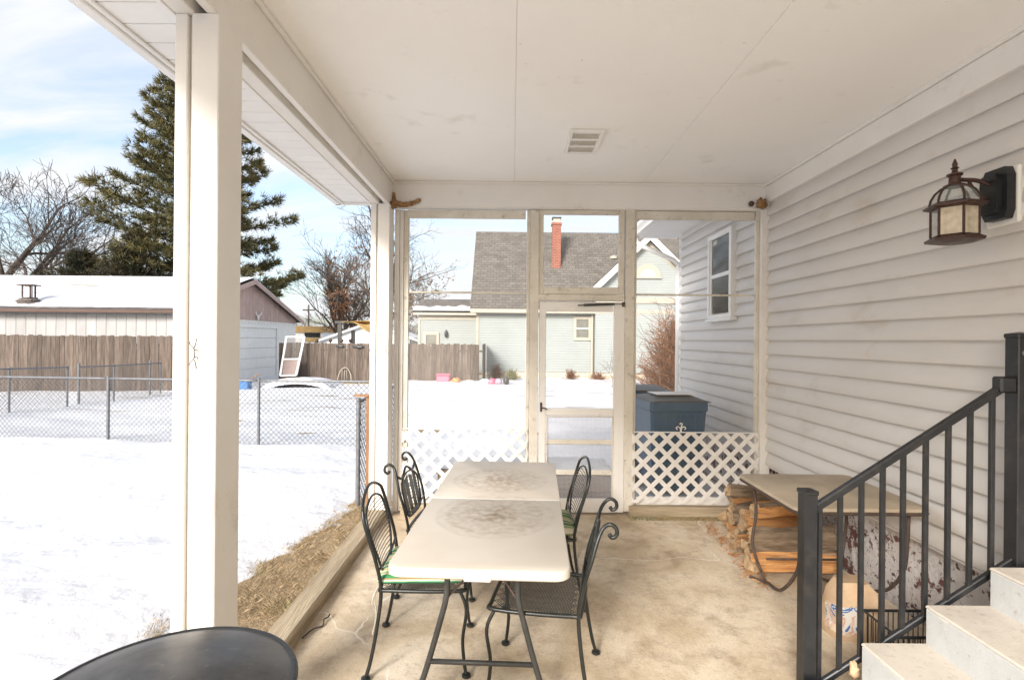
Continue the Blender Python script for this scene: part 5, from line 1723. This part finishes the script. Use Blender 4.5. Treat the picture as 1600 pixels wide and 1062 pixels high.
# arched vent window in the wing gable
ac = at(1012, 432, WYF)
k = MB()
pts = [(math.cos(t), math.sin(t)) for t in [math.pi * i / 16 for i in range(17)]]
ro, ri = .62, .38
for i in range(16):
    k.prism([(ac.x + ro * pts[i][0], ac.z + ro * pts[i][1]), (ac.x + ro * pts[i + 1][0], ac.z + ro * pts[i + 1][1]), (ac.x + ri * pts[i + 1][0], ac.z + ri * pts[i + 1][1]), (ac.x + ri * pts[i][0], ac.z + ri * pts[i][1])], 'y', WYF - .07, WYF - .003)
k.box(ac.x - .66, ac.x + .66, WYF - .1, WYF - .003, ac.z - .10, ac.z - .002)
aw = k.build('arch_window', M['cream'], nb)
MB().prism([(ac.x + ri * p[0], ac.z + ri * p[1]) for p in pts], 'y', WYF - .03, WYF - .004).build('pane', M['white'], aw)
k = MB()
def nwin(px0, px1, py0, py1, Y, parent=nb):
    a_, b_ = at(px0, py0, Y), at(px1, py1, Y)
    x0, x1, z0, z1 = a_.x, b_.x, b_.z, a_.z
    w = MB()
    t_ = (x1 - x0) * .17
    for (p, q, r_, s2) in ((x0, x0 + t_, z0, z1), (x1 - t_, x1, z0, z1), (x0 + t_, x1 - t_, z1 - t_, z1), (x0 + t_, x1 - t_, z0, z0 + t_)):
        w.cbox(p, q, Y - .07, Y - .002, r_, s2, .008)
    wo_ = w.build('window', M['cream'], parent)
    zm_ = (z0 + z1) / 2
    MB().box(x0 + t_, x1 - t_, Y - .05, Y - .003, zm_ - .03, zm_ + .03).build('sash', M['white'], wo_)
    MB().box(x0 + t_, x1 - t_, Y - .02, Y - .003, z0 + t_, zm_ - .03).build('pane', M['farglass'], wo_)
    MB().box(x0 + t_, x1 - t_, Y - .025, Y - .003, zm_ + .03, z1 - t_).build('pane', M['farglass'], wo_)
nwin(896, 924, 494, 532, NY)
MB().tube([(wing0 - .10, NY - .10, NE - .3), (wing0 - .10, NY - .10, -.1)], .06, 8).build('downspout', M['cream'], nb)
a_ = at(822, 560, NY)
MB().cbox(a_.x - .02, a_.x + .13, NY - .04, NY - .002, .1, NE - .3, .01).build('corner_board', M['white'], nb)
# chimney
cxa = nx_(861.5, 27.8); cxb = nx_(874.5, 27.8)
ch_ = MB().box(cxa, cxb, 27.6, 28.05, 4.9, 7.72).build('chimney', M['chimbrick'], nb)
MB().cbox(cxa - .05, cxb + .05, 27.55, 28.1, 7.72, 7.84, .01).build('chimney_crown', M['chimbrick'], ch_)
MB().cbox(cxa + .03, cxb - .03, 27.62, 28.03, 7.84, 8.05, .01).build('flue_tile', M['cream'], ch_)
MB().cbox(cxa - .02, cxb + .02, 27.58, 28.07, 8.06, 8.13, .01).build('chimney_cap', M['leg'], ch_)
for px in (966,):
    q = at(px, 380, 28.2)
    k = MB().lathe([(.22, 0), (.22, .12), (.05, .2)], (nx_(958, 28.2), 28.2, 6.05), 12)
    k.build('roof_vent', M['cream'], nb, smooth=40)
# low addition on the left
AX0, AX1, AY = nx_(654, 27.5), NX0 + .05, 27.5
MB().box(AX0, AX1, AY, 32.5, NG, 3.0).build('addition_wall', M['mint'], nb)
MB().cbox(AX0 - .25, AX1 - .08, AY - .3, AY - .22, 2.92, 3.14, .01).build('addition_fascia', M['cream'], nb)
MB().cbox(AX0 - .02, AX1 - .06, AY - .04, AY - .002, 2.68, 2.90, .01).build('frieze', M['cream'], nb)
MB().prism([(AY - .3, 3.14), (30, 3.95), (32.8, 3.14), (32.8, 3.05), (AY - .3, 3.05)], 'x', AX0 - .28, AX1).build('addition_roof', M['shingle'], nb)
k = MB()
vs = []
for i in range(31):
    x = AX0 - .28 + (AX1 - AX0 + .2) * i / 30
    w = .5 + .5 * noise.noise(Vector((x * 1.7, 4, 0)))
    for j in range(5):
        y = AY - .28 + (.1 + w * 1.3) * j / 4
        vs.append((x, y, 3.14 + (y - AY + .3) * .36 + .012 + .05 * math.sin(math.pi * j / 4)))
k.add(vs, [(i * 5 + j, (i + 1) * 5 + j, (i + 1) * 5 + j + 1, i * 5 + j + 1) for i in range(30) for j in range(4)])
k.build('roof_snow', M['snow'], nb, smooth=True, fix=False)
MB().cbox(AX0 - .03, AX0 + .1, AY - .03, AY + .05, NG, 2.9, .01).build('corner_board', M['cream'], nb)
nwin(662, 686, 519, 560, AY)
k = MB(); q = at(697, 522, AY - .1)
k.lathe([(.02, -.18), (.08, -.1), (.09, .08), (.04, .18), (.01, .26)], (q.x, q.y, q.z), 10)
k.build('wall_lamp', M['iron'], nb, smooth=40)

# ------------------------------------------------------------------ things beyond the fences
# leaning white screen frame
lf = thing('screen_frame', 'white wooden screen frame leaning against the plank fence by the garage', 'frame', (-9.9, 23.0, 0))
def leanp(u, v):   # u 0..1 across, v 0..1 up
    a_, b_ = at(438, 587, 22.6), at(463, 586, 22.6)
    c_, d_ = at(476, 526, 23.1), at(448, 526, 23.1)
    return (a_ * (1 - u) + b_ * u) * (1 - v) + (d_ * (1 - u) + c_ * u) * v
for (u0, v0, u1, v1) in ((0, 0, 0, 1), (1, 0, 1, 1), (0, 1, 1, 1), (0, 0, 1, 0), (0, .42, 1, .42)):
    P_, Q_ = leanp(u0, v0), leanp(u1, v1)
    MB().tube([P_, Q_], .055 if u0 == u1 else .045, 4).build('frame_bar', M['white'], lf)
MB().add([leanp(0, 0), leanp(1, 0), leanp(1, 1), leanp(0, 1)], [(0, 1, 2, 3)]).build('insect_screen', m_screen('dark_frame_screen', .30, (.25, .23, .21)), lf, fix=False)
MB().add([leanp(.06, .02) + Vector((0, .03, 0)), leanp(.94, .02) + Vector((0, .03, 0)), leanp(.94, .41) + Vector((0, .03, 0)), leanp(.06, .41) + Vector((0, .03, 0)),
          leanp(.06, .02) + Vector((0, .06, 0)), leanp(.94, .02) + Vector((0, .06, 0)), leanp(.94, .41) + Vector((0, .06, 0)), leanp(.06, .41) + Vector((0, .06, 0))],
         [(0, 1, 2, 3), (7, 6, 5, 4), (0, 4, 5, 1), (1, 5, 6, 2), (2, 6, 7, 3), (3, 7, 4, 0)]).build('kick_panel', M['pinkboard'], lf)
# snow covered arched cover
c_ = at(468, 598, 19.5)
k = MB()
vs = []
for i in range(21):
    u = i / 20 * 2 - 1
    for j in range(9):
        v = j / 8
        arch = .42 * (1 - u * u) ** .8
        vs.append((c_.x + u * 1.30, 19.2 + v * 1.6, gz(0, 19) + .05 + arch * (1 - .25 * v) + .02 * noise.noise(Vector((u * 3, v * 3, 0)))))
        vs.append((c_.x + u * 1.28, 19.24 + v * 1.6, gz(0, 19) - .03 + max(0, arch * (.72 - .2 * v)) - .05))
f1 = []
for i in range(20):
    for j in range(8):
        a0 = (i * 9 + j) * 2; a1 = ((i + 1) * 9 + j) * 2
        f1.append((a0, a1, a1 + 2, a0 + 2)); f1.append((a0 + 1, a0 + 3, a1 + 3, a1 + 1))
    a0 = (i * 9) * 2; a1 = ((i + 1) * 9) * 2
    f1.append((a0, a0 + 1, a1 + 1, a1))
k.add(vs, f1)
cv = thing('snow_covered_sled', 'low arched cover heaped with snow, dark underneath, beyond the chain link fence', 'cover', (c_.x, 19.6, 0))
k.build('shell', M['snow'], cv, smooth=40)
MB().prism([(c_.x + u * 1.2, gz(0, 19) + .02 + .30 * (1 - u * u) ** .8) for u in [i / 10 - 1 for i in range(21)]], 'y', 19.6, 19.65).build('shade_sheet', M['dark'], cv)  # near-black sheet standing in for the shade under the cover
# blue bucket with stick
q = at(381, 606, 19.0)
bb = thing('blue_crate', 'small blue crate with a stick in the snow by the garage door', 'crate', (q.x, 19, 0))
MB().cbox(q.x - .12, q.x + .22, 18.85, 19.15, gz(0, 19) - .05, gz(0, 19) + .36, .02).build('crate_body', M['blue'], bb)
MB().tube([(q.x + .15, 19, gz(0, 19) + .3), (q.x + .50, 19.1, gz(0, 19) + .62)], .018, 5).build('stick', M['brownwood'], bb)
# tan tarp canopy behind the fence
tp = thing('tarp_canopy', 'sagging tan tarp canopy on dark posts behind the plank fence', 'canopy', (-8, 26.5, 0))
TY = 26.5
for (px, py) in ((531, 506), (552, 516)):
    q = at(px, py, TY if px == 531 else TY + .8)
    MB().box(q.x - .09, q.x + .09, q.y - .07, q.y + .07, -.3, q.z).build('pole', M['leg'], tp)
qa, qb = at(524, 505, TY), at(542, 505, TY)
MB().box(qa.x, qb.x, TY - .08, TY + .02, qa.z, qa.z + .12).build('beam', M['leg'], tp)
tv = []
nu, nv_ = 22, 12
for j in range(nv_ + 1):
    v = j / nv_
    for i in range(nu + 1):
        u = i / nu
        top = at(538 + u * 72, 502 - 2 * u, TY)
        low = at(540 + u * 70, 503 + 36 * u ** 1.6, TY)
        p_ = top * (1 - v) + low * v
        p_.y = TY + .9 * v * (1 - v) * 2 - .4 * v + .10 * math.sin(u * 14 + v * 5)
        p_.z += .07 * math.sin(u * 9 + v * 6) * v
        tv.append(p_)
k = MB().add(tv, [(j * (nu + 1) + i, j * (nu + 1) + i + 1, (j + 1) * (nu + 1) + i + 1, (j + 1) * (nu + 1) + i) for j in range(nv_) for i in range(nu)])
o = k.build('tarp', M['tarp'], tp, smooth=True, fix=False)
o.modifiers.new('thickness', 'SOLIDIFY').thickness = .015
# snowy low shed behind the fence
shx0, shx1 = nx_(497, 34), nx_(660, 34)
sh = thing('shed', 'low white shed with snowy roof between the tarp and the mint house', 'shed', ((shx0 + shx1) / 2, 35, 0))
xm = (shx0 + shx1) / 2
MB().prism([(shx0 + .2, -.4), (shx1 - .2, -.4), (shx1 - .2, 1.5), (xm, 2.6), (shx0 + .2, 1.5)], 'y', 34, 39).build('wall', M['white'], sh)
for sgn in (-1, 1):
    xe = xm + sgn * (xm - shx0)
    MB().prism([(xm, 2.62), (xe, 1.42), (xe, 1.54), (xm, 2.76)], 'y', 33.7, 39.3).build('roof', M['snow'], sh)
MB().cbox(nx_(806 - 0, 1) if False else nx_(640, 33.9), nx_(652, 33.9), 33.85, 33.98, .9, 1.75, .02).build('shutter', M['leg'], sh)
# far low building with tan trim
fb = thing('far_building', 'low white building with tan trim and dark window beyond the garage corner', 'building', (nx_(480, 48), 48, 0))
x0, x1 = nx_(450, 48), nx_(505, 48)
MB().box(x0, x1, 48, 53, -.5, 2.2).build('wall', M['white'], fb)
MB().box(x0 - .2, x1 + .1, 47.8, 53.2, 2.2, 2.75).build('roof', M['tarp'], fb)
MB().box(nx_(476, 48), nx_(500, 48), 47.95, 47.99, 1.75, 2.15).build('window', M['glass'], fb)
q = MB().box(nx_(476, 48), nx_(503, 48), 47.9, 47.98, 1.35, 1.70).build('awning', M['tarp'], fb)
# utility pole
k = MB(); q = nx_(482, 62)
up_ = thing('utility_pole', 'thin distant utility pole between the garage and the bare tree', 'pole', (q, 62, 0))
MB().tube([(q, 62, -.5), (q, 62, 5.6)], [.11, .08], 6).build('pole', M['bark'], up_)
MB().box(q - .7, q + .7, 61.95, 62.05, 4.9, 5.05).build('crossarm', M['bark'], up_)
# round floats / finials on the plank fence
for px in (495, 516, 534, 547):
    q = at(px, 532, 23.5)
    lab = {495: 'leftmost dark round cap poking above the plank fence', 516: 'second dark round cap above the plank fence from the garage', 534: 'dark round cap above the fence at the first tarp post', 547: 'dark round cap above the fence beside the second tarp post'}[px]
    kk = MB(); kk.tube([(q.x, 23.52, 0), (q.x, 23.52, q.z)], .03, 6); kk.ball((q.x, 23.52, q.z), .08, 8)
    tag(kk.build('fence_cap', M['rust'], smooth=True), lab, 'cap', 'round caps above the plank fence')
# dark bird shapes hung on fence
for px, py, s_, lab in ((533, 541, 1, 'small dark bird cutout on the plank fence below the tarp post'), (562, 542, 1.4, 'larger dark bird cutout on the plank fence under the tarp')):
    q = at(px, py, 23.26)
    kk = MB(); blob(kk, (q.x, 23.25, q.z), .08 * s_, (1.6, .3, .7), 2, .3)
    kk.prism([(q.x - .05, q.z), (q.x - .24 * s_, q.z + .08), (q.x - .22 * s_, q.z - .05)], 'y', 23.24, 23.27)
    tag(kk.build('bird_cutout', M['iron']), lab, 'ornament')
# faint wire hoop leaning on the fence
q = at(538, 582, 23.1)
kk = MB().tube([(q.x + .30 * math.cos(t), 23.1 + .1 * math.sin(t), gz(0, 23) + .62 * max(0, math.sin(t))) for t in [math.pi * i / 18 for i in range(19)]], .018, 5)
for dx_ in (-.12, 0, .12):
    kk.tube([(q.x + dx_, 23.1, gz(0, 23)), (q.x + dx_ * .8, 23.12, gz(0, 23) + .52)], .012, 4)
tag(kk.build('wire_hoop', M['cream'], smooth=True), 'pale rounded wire hoop standing in front of the plank fence', 'hoop')
# firewood-like timbers lying before the fence
for px0, px1, py, lab in ((533, 560, 597, 'short stack of pale boards lying in the snow below the wire hoop'), (560, 590, 597, 'second stack of pale boards in the snow left of the porch corner post')):
    a_, b_ = at(px0, py, 21), at(px1, py, 21)
    rt = thing('board_stack', lab, 'boards', (a_.x, 21, 0))
    for i in range(3):
        MB().cbox(a_.x + .03 * i, b_.x - .04 * i, 20.9 + .02 * i, 21.15, gz(0, 21) - .02 + i * .08, gz(0, 21) + .05 + i * .08, .01).build('board', M['timberx'], rt)
# pink bin and litter at the fence end
q = at(693, 598, 22.6)
pk = thing('pink_toy_box', 'bright pink plastic box in the snow in front of the plank fence', 'box', (q.x, 22.6, 0))
MB().cbox(q.x - .28, q.x + .28, 22.45, 22.8, gz(0, 22) - .05, gz(0, 22) + .36, .05).build('box_body', M['pink'], pk)
MB().cbox(q.x - .30, q.x + .30, 22.43, 22.82, gz(0, 22) + .37, gz(0, 22) + .43, .02).build('lid', M['pink'], pk)
M['lilac'] = pm('lilac_plastic', (.45, .33, .42), rough=.6)
for i, (px, py, w, h, mt, lab) in enumerate(((712, 594, .25, .16, 'orange', 'orange lump of scrap beside the pink box'), (733, 598, .3, .10, 'white', 'pale crumpled bag in the snow near the fence end'),
                                   (757, 597, .28, .14, 'white', 'white bag of litter right of the fence end'), (769, 597, .22, .16, 'pink', 'small pink bundle in the snow right of the fence end'),
                                   (779, 596, .18, .17, 'lilac', 'lilac lump beside the small pink bundle'), (791, 599, .16, .22, 'leg', 'dark grey lump in the snow before the mint wall'))):
    q = at(px, py, 22.4 - .1 * i)
    kk = MB(); blob(kk, (q.x, q.y, gz(0, 22) + h * .7 + .04), w * .8, (1, .8, h / w), i + 3, .45)
    tag(kk.build('litter_lump', M[mt], smooth=40), lab, 'litter', 'litter by the fence end')

# ------------------------------------------------------------------ trees
def grow(rg, mb_trunk, mb_br, p, d, length, r, level, maxl, prm, tips):
    n = 5 if level < 2 else (4 if level < 4 else 3)
    pts, rs = [p.copy()], [r]
    q, dd = p.copy(), d.copy()
    rend = r * prm.get('taper', .62)
    for i in range(n):
        w = prm['wiggle'] * (1 if level else .4)
        dd = (dd + Vector((rg.gauss(0, w), rg.gauss(0, w), rg.gauss(0, w) + prm['up'] * (.5 if level else 0)))).normalized()
        q = q + dd * (length / n)
        pts.append(q.copy()); rs.append(r + (rend - r) * (i + 1) / n)
    tgt = mb_trunk if level <= prm.get('trunk_levels', 1) else mb_br
    tgt.tube(pts, rs, 7 if level == 0 else (5 if level < 3 else 3), cap=False)
    if level >= maxl:
        tips.append((pts[-1], dd)); tips.append((pts[-2], dd)); return
    kids = prm['kids'][min(level, len(prm['kids']) - 1)]
    for k_ in range(kids):
        last = k_ == kids - 1
        t = 1.0 if last else rg.uniform(prm['from'][min(level, len(prm['from']) - 1)], 1.0)
        idx = min(n - 1, int(t * n)); f_ = t * n - idx
        base = pts[idx].lerp(pts[idx + 1], min(1, f_)) if not last else pts[-1]
        rr = rs[min(n, idx + 1)] * (.82 if last else rg.uniform(.5, .75))
        ax = dd.orthogonal().normalized()
        ax = Matrix.Rotation(rg.uniform(0, 6.283), 3, dd) @ ax
        ang = rg.uniform(*prm['angle']) * (.55 if last else 1)
        nd = (Matrix.Rotation(ang, 3, ax) @ dd).normalized()
        ln = length * rg.uniform(*prm['ratio'])
        grow(rg, mb_trunk, mb_br, base, nd, ln, max(rr, prm['rmin']), level + 1, maxl, prm, tips)
def bare_tree(label, loc, h, r, seed, maxl=6, lean=(0, 0, 1), name='bare_tree', leaves=0, leafz=99, mats=('bark', 'twig'), stems=1, **over):
    rg = random.Random(seed)
    prm = dict(wiggle=.10, up=.06, kids=[4, 4, 4, 3, 3, 3], ratio=(.55, .82), angle=(R(22), R(55)), rmin=.010, taper=.62)
    prm['from'] = [.45, .3, .25]
    prm.update(over)
    root = thing(name, label, 'tree', loc, group=None)
    t, b_ = MB(), MB(); tips = []
    for s_ in range(stems):
        d_ = Vector(lean)
        if stems > 1:
            a_ = 6.283 * s_ / stems + rg.random()
            d_ = Vector((math.cos(a_) * .32, math.sin(a_) * .32, 1))
        grow(rg, t, b_, Vector(loc), d_.normalized(), h * .30, r, 0, maxl, prm, tips)
    t.build('trunk', M[mats[0]], root, smooth=True, fix=False)
    stuff(b_.build('crown', M[mats[1]], root, fix=False))
    if leaves:
        lf_ = MB()
        for (p_, d_) in tips:
            if p_.z > leafz + rg.gauss(0, 1.0): continue
            if noise.noise(p_ * .5) < .08: continue
            for k_ in range(leaves):
                c_ = p_ + Vector((rg.gauss(0, .13), rg.gauss(0, .13), rg.gauss(0, .13)))
                u = Vector((rg.gauss(0, 1), rg.gauss(0, 1), rg.gauss(0, 1))).normalized() * .085
                v = u.orthogonal().normalized() * .05
                lf_.add([c_ - u, c_ + v, c_ + u, c_ - v], [(0, 1, 2, 3)])
        stuff(lf_.build('dead_leaves', M['oakleaf'], root, fix=False))
    return root
bare_tree('bare dark tree leaning right behind the garage at the far left', (-33.6, 33, -.3), 19, .42, 11, lean=(.30, 0, .8), maxl=6, rmin=.016)
bare_tree('second thin bare tree behind the left end of the garage', (-31.5, 36, -.3), 17, .26, 21, lean=(.1, 0, 1), maxl=6, rmin=.013, kids=[5, 4, 3, 3, 3, 3])
bare_tree('pale barked bare tree with several trunks behind the tan tarp', (nx_(540, 42), 42, -.4), 11.5, .26, 5, stems=4, maxl=5, mats=('bark2', 'bark2'), rmin=.014, up=.09, angle=(R(15), R(42)), trunk_levels=2, kids=[3, 3, 4, 4, 4])
bare_tree('large oak with clinging rusty brown leaves behind the corner post', (nx_(622, 38), 38, -.4), 17.0, .42, 9, maxl=6, leaves=3, leafz=5.8, name='oak_tree', rmin=.012, mats=('bark2', 'twig'), kids=[6, 4, 4, 3, 3, 3], **{'from': [.25, .3, .25]}, angle=(R(30), R(70)))
bare_tree('bare tree rising behind the mint house roof at the right panel', (nx_(1052, 50), 50, -.4), 17, .3, 31, maxl=6, rmin=.016, up=.12, angle=(R(15), R(40)))
bare_tree('low bare sapling in front of the mint wall seen through the screen door', (nx_(962, 19), 19, gz(0, 19)), 2.6, .03, 41, maxl=3, rmin=.005, name='sapling')

def conifer(name, label, loc, h, rmax, seed, mat, trunk_r, whorl=.62, per=7, tuft=.30, base=.12, needles=13, upturn=.35, density=1.0, side_bias=None):
    rg = random.Random(seed)
    root = thing(name, label, 'tree', loc)
    L = Vector(loc)
    tk = MB()
    tk.tube([L, L + Vector((.1, 0, h * .5)), L + Vector((0, 0, h))], [trunk_r, trunk_r * .6, .03], 8)
    tk.build('trunk', M['bark'], root, smooth=True, fix=False)
    br, nd = MB(), MB()
    z = h * base
    while z < h * .99:
        f_ = (z / h - base) / (1 - base)
        rad = rmax * ((1 - f_) ** .72) * (.55 + .45 * min(1, f_ * 5))
        m_ = per if f_ < .85 else max(3, per - 2)
        a0 = rg.random() * 6.28
        for k_ in range(m_):
            a = a0 + 6.283 * k_ / m_ + rg.gauss(0, .18)
            ln = rad * rg.uniform(.62, 1.15)
            rise = ln * (-.06 + .55 * f_ + rg.uniform(-.08, .1))
            dirx, diry = math.cos(a), math.sin(a)
            pts = []
            for s_ in range(7):
                t = s_ / 6
                pts.append(L + Vector((dirx * ln * t, diry * ln * t, z + rise * t + upturn * ln * .35 * t ** 2.4)))
            br.tube(pts, [.06 * (1 - t / 7) * (1.2 - f_) + .012 for t in range(7)], 4, cap=False)
            nt = int((5 + ln * 9) * density)
            for q in range(nt):
                t = 1 - (rg.random() ** 1.4) * .78
                s_ = min(5, int(t * 6)); p_ = pts[s_].lerp(pts[s_ + 1], t * 6 - s_)
                spread = .10 + .20 * ln * (1 - abs(t - .6)) * .8
                sx_ = rg.gauss(0, spread)
                p_ = p_ + Vector((-diry * sx_, dirx * sx_, rg.gauss(.03, .09) + abs(sx_) * .1))
                ax = Vector((dirx * .7 - diry * sx_ * 1.2, diry * .7 + dirx * sx_ * 1.2, .55 + rg.gauss(0, .25))).normalized()
                for n_ in range(needles):
                    v = (ax + Vector((rg.gauss(0, .55), rg.gauss(0, .55), rg.gauss(0, .55)))).normalized()
                    w = v.orthogonal().normalized()
                    w = (Matrix.Rotation(rg.uniform(0, 6.28), 3, v) @ w) * tuft * .075
                    e = p_ + v * tuft * rg.uniform(.6, 1.1)
                    nd.add([p_ - w * .6, p_ + w * .6, e + w * .3, e - w * .3], [(0, 1, 2, 3)])
        z += whorl * rg.uniform(.8, 1.2) * (1 - .35 * f_)
    stuff(br.build('branches', M['bark'], root, smooth=True, fix=False))
    stuff(nd.build('crown', mat, root, fix=False))
    return root
conifer('pine_tree', 'tall dark green pine behind the garage and the near porch post', (nx_(306, 34), 34, -.3), 20.5, 7.0, 3, M['needle'], .35, whorl=1.0, per=7, tuft=.44, needles=14, density=1.6)
conifer('cedar_tree', 'brownish evergreen behind the garage, left of the tall pine', (nx_(128, 31), 31, -.3), 6.9, 2.6, 8, M['cedar'], .2, whorl=.42, per=6, tuft=.30, needles=9, upturn=.9, density=1.5)
conifer('cedar_tree', 'lower brownish evergreen close beside the tall pine behind the garage', (nx_(205, 30), 30, -.3), 7.6, 2.8, 18, M['cedar'], .2, whorl=.42, per=6, tuft=.30, needles=9, upturn=.9, density=1.5)
conifer('cedar_tree', 'small brown evergreen at the left above the snowy roof', (nx_(70, 31), 31, -.3), 5.6, 1.9, 28, M['cedar'], .16, whorl=.42, per=6, tuft=.28, needles=8, upturn=.9, density=1.3)

def shrub(label, loc, h, w, n, seed, mat, r=.008, name='bare_shrub'):
    rg = random.Random(seed)
    k = MB()
    L = Vector(loc)
    for i in range(n):
        a = rg.uniform(0, 6.283); el = rg.betavariate(1.6, 1.1)
        out = w * (1 - el * .75) * rg.uniform(.45, 1); up = h * (.12 + .9 * el) * rg.uniform(.6, 1.05)
        b0 = L + Vector((rg.gauss(0, w * .12), rg.gauss(0, w * .12), 0))
        pts = []
        for s_ in range(6):
            t = s_ / 5
            pts.append(b0 + Vector((math.cos(a) * out * t ** 1.1 + rg.gauss(0, .03) * w, math.sin(a) * out * t ** 1.1 + rg.gauss(0, .03) * w, up * t ** .85 + rg.gauss(0, .015) * h)))
        k.tube(pts, [r * (1.1 - .12 * q) for q in range(6)], 3, cap=False)
        for _ in range(3):
            s_ = rg.randrange(2, 6); p_ = pts[s_]
            d_ = Vector((rg.gauss(math.cos(a) * .5, .7), rg.gauss(math.sin(a) * .5, .7), rg.gauss(.4, .5))).normalized()
            k.tube([p_, p_ + d_ * h * rg.uniform(.08, .2)], r * .6, 3, cap=False)
    root = thing(name, label, 'shrub', loc)
    stuff(k.build('stems', mat, root, fix=False))
    return root
shrub('dense red brown bare shrub beyond the bins at the house corner', (4.62, 14.2, gz(0, 14)), 2.85, 1.75, 1500, 3, M['shrubtwig'], .009)
shrub('small dry shrub against the mint wall by the fence end', (nx_(776, 25.2), 25.2, -.2), .75, .5, 130, 4, M['shrubtwig'], .012)
shrub('dry greenish shrub against the stone foundation of the mint house', (nx_(800, 25), 25, -.2), .5, .55, 110, 5, M['weed'], .014)
shrub('brown dead clump by the downspout of the mint house', (nx_(892, 25), 25, -.2), .55, .45, 110, 6, M['shrubtwig'], .012)
shrub('brown dead clump right of the downspout of the mint house', (nx_(934, 25), 25, -.2), .42, .6, 110, 7, M['shrubtwig'], .012)
# distant scrub line
rg = random.Random(77)
k = MB()
for i in range(2600):
    x = rg.uniform(-60, -6); y = rg.uniform(66, 80)
    h = rg.uniform(1.5, 4.5) * (.75 + .4 * noise.noise(Vector((x * .12, 0, 0))))
    k.tube([(x, y, -.5), (x + rg.gauss(0, .4), y, h * .6), (x + rg.gauss(0, .9), y, h)], [.07, .05, .025], 3, cap=False)
stuff(tag(k.build('distant_scrub', M['twig'], fix=False), 'far brown line of bare scrub between garage and mint house', 'scrub'))
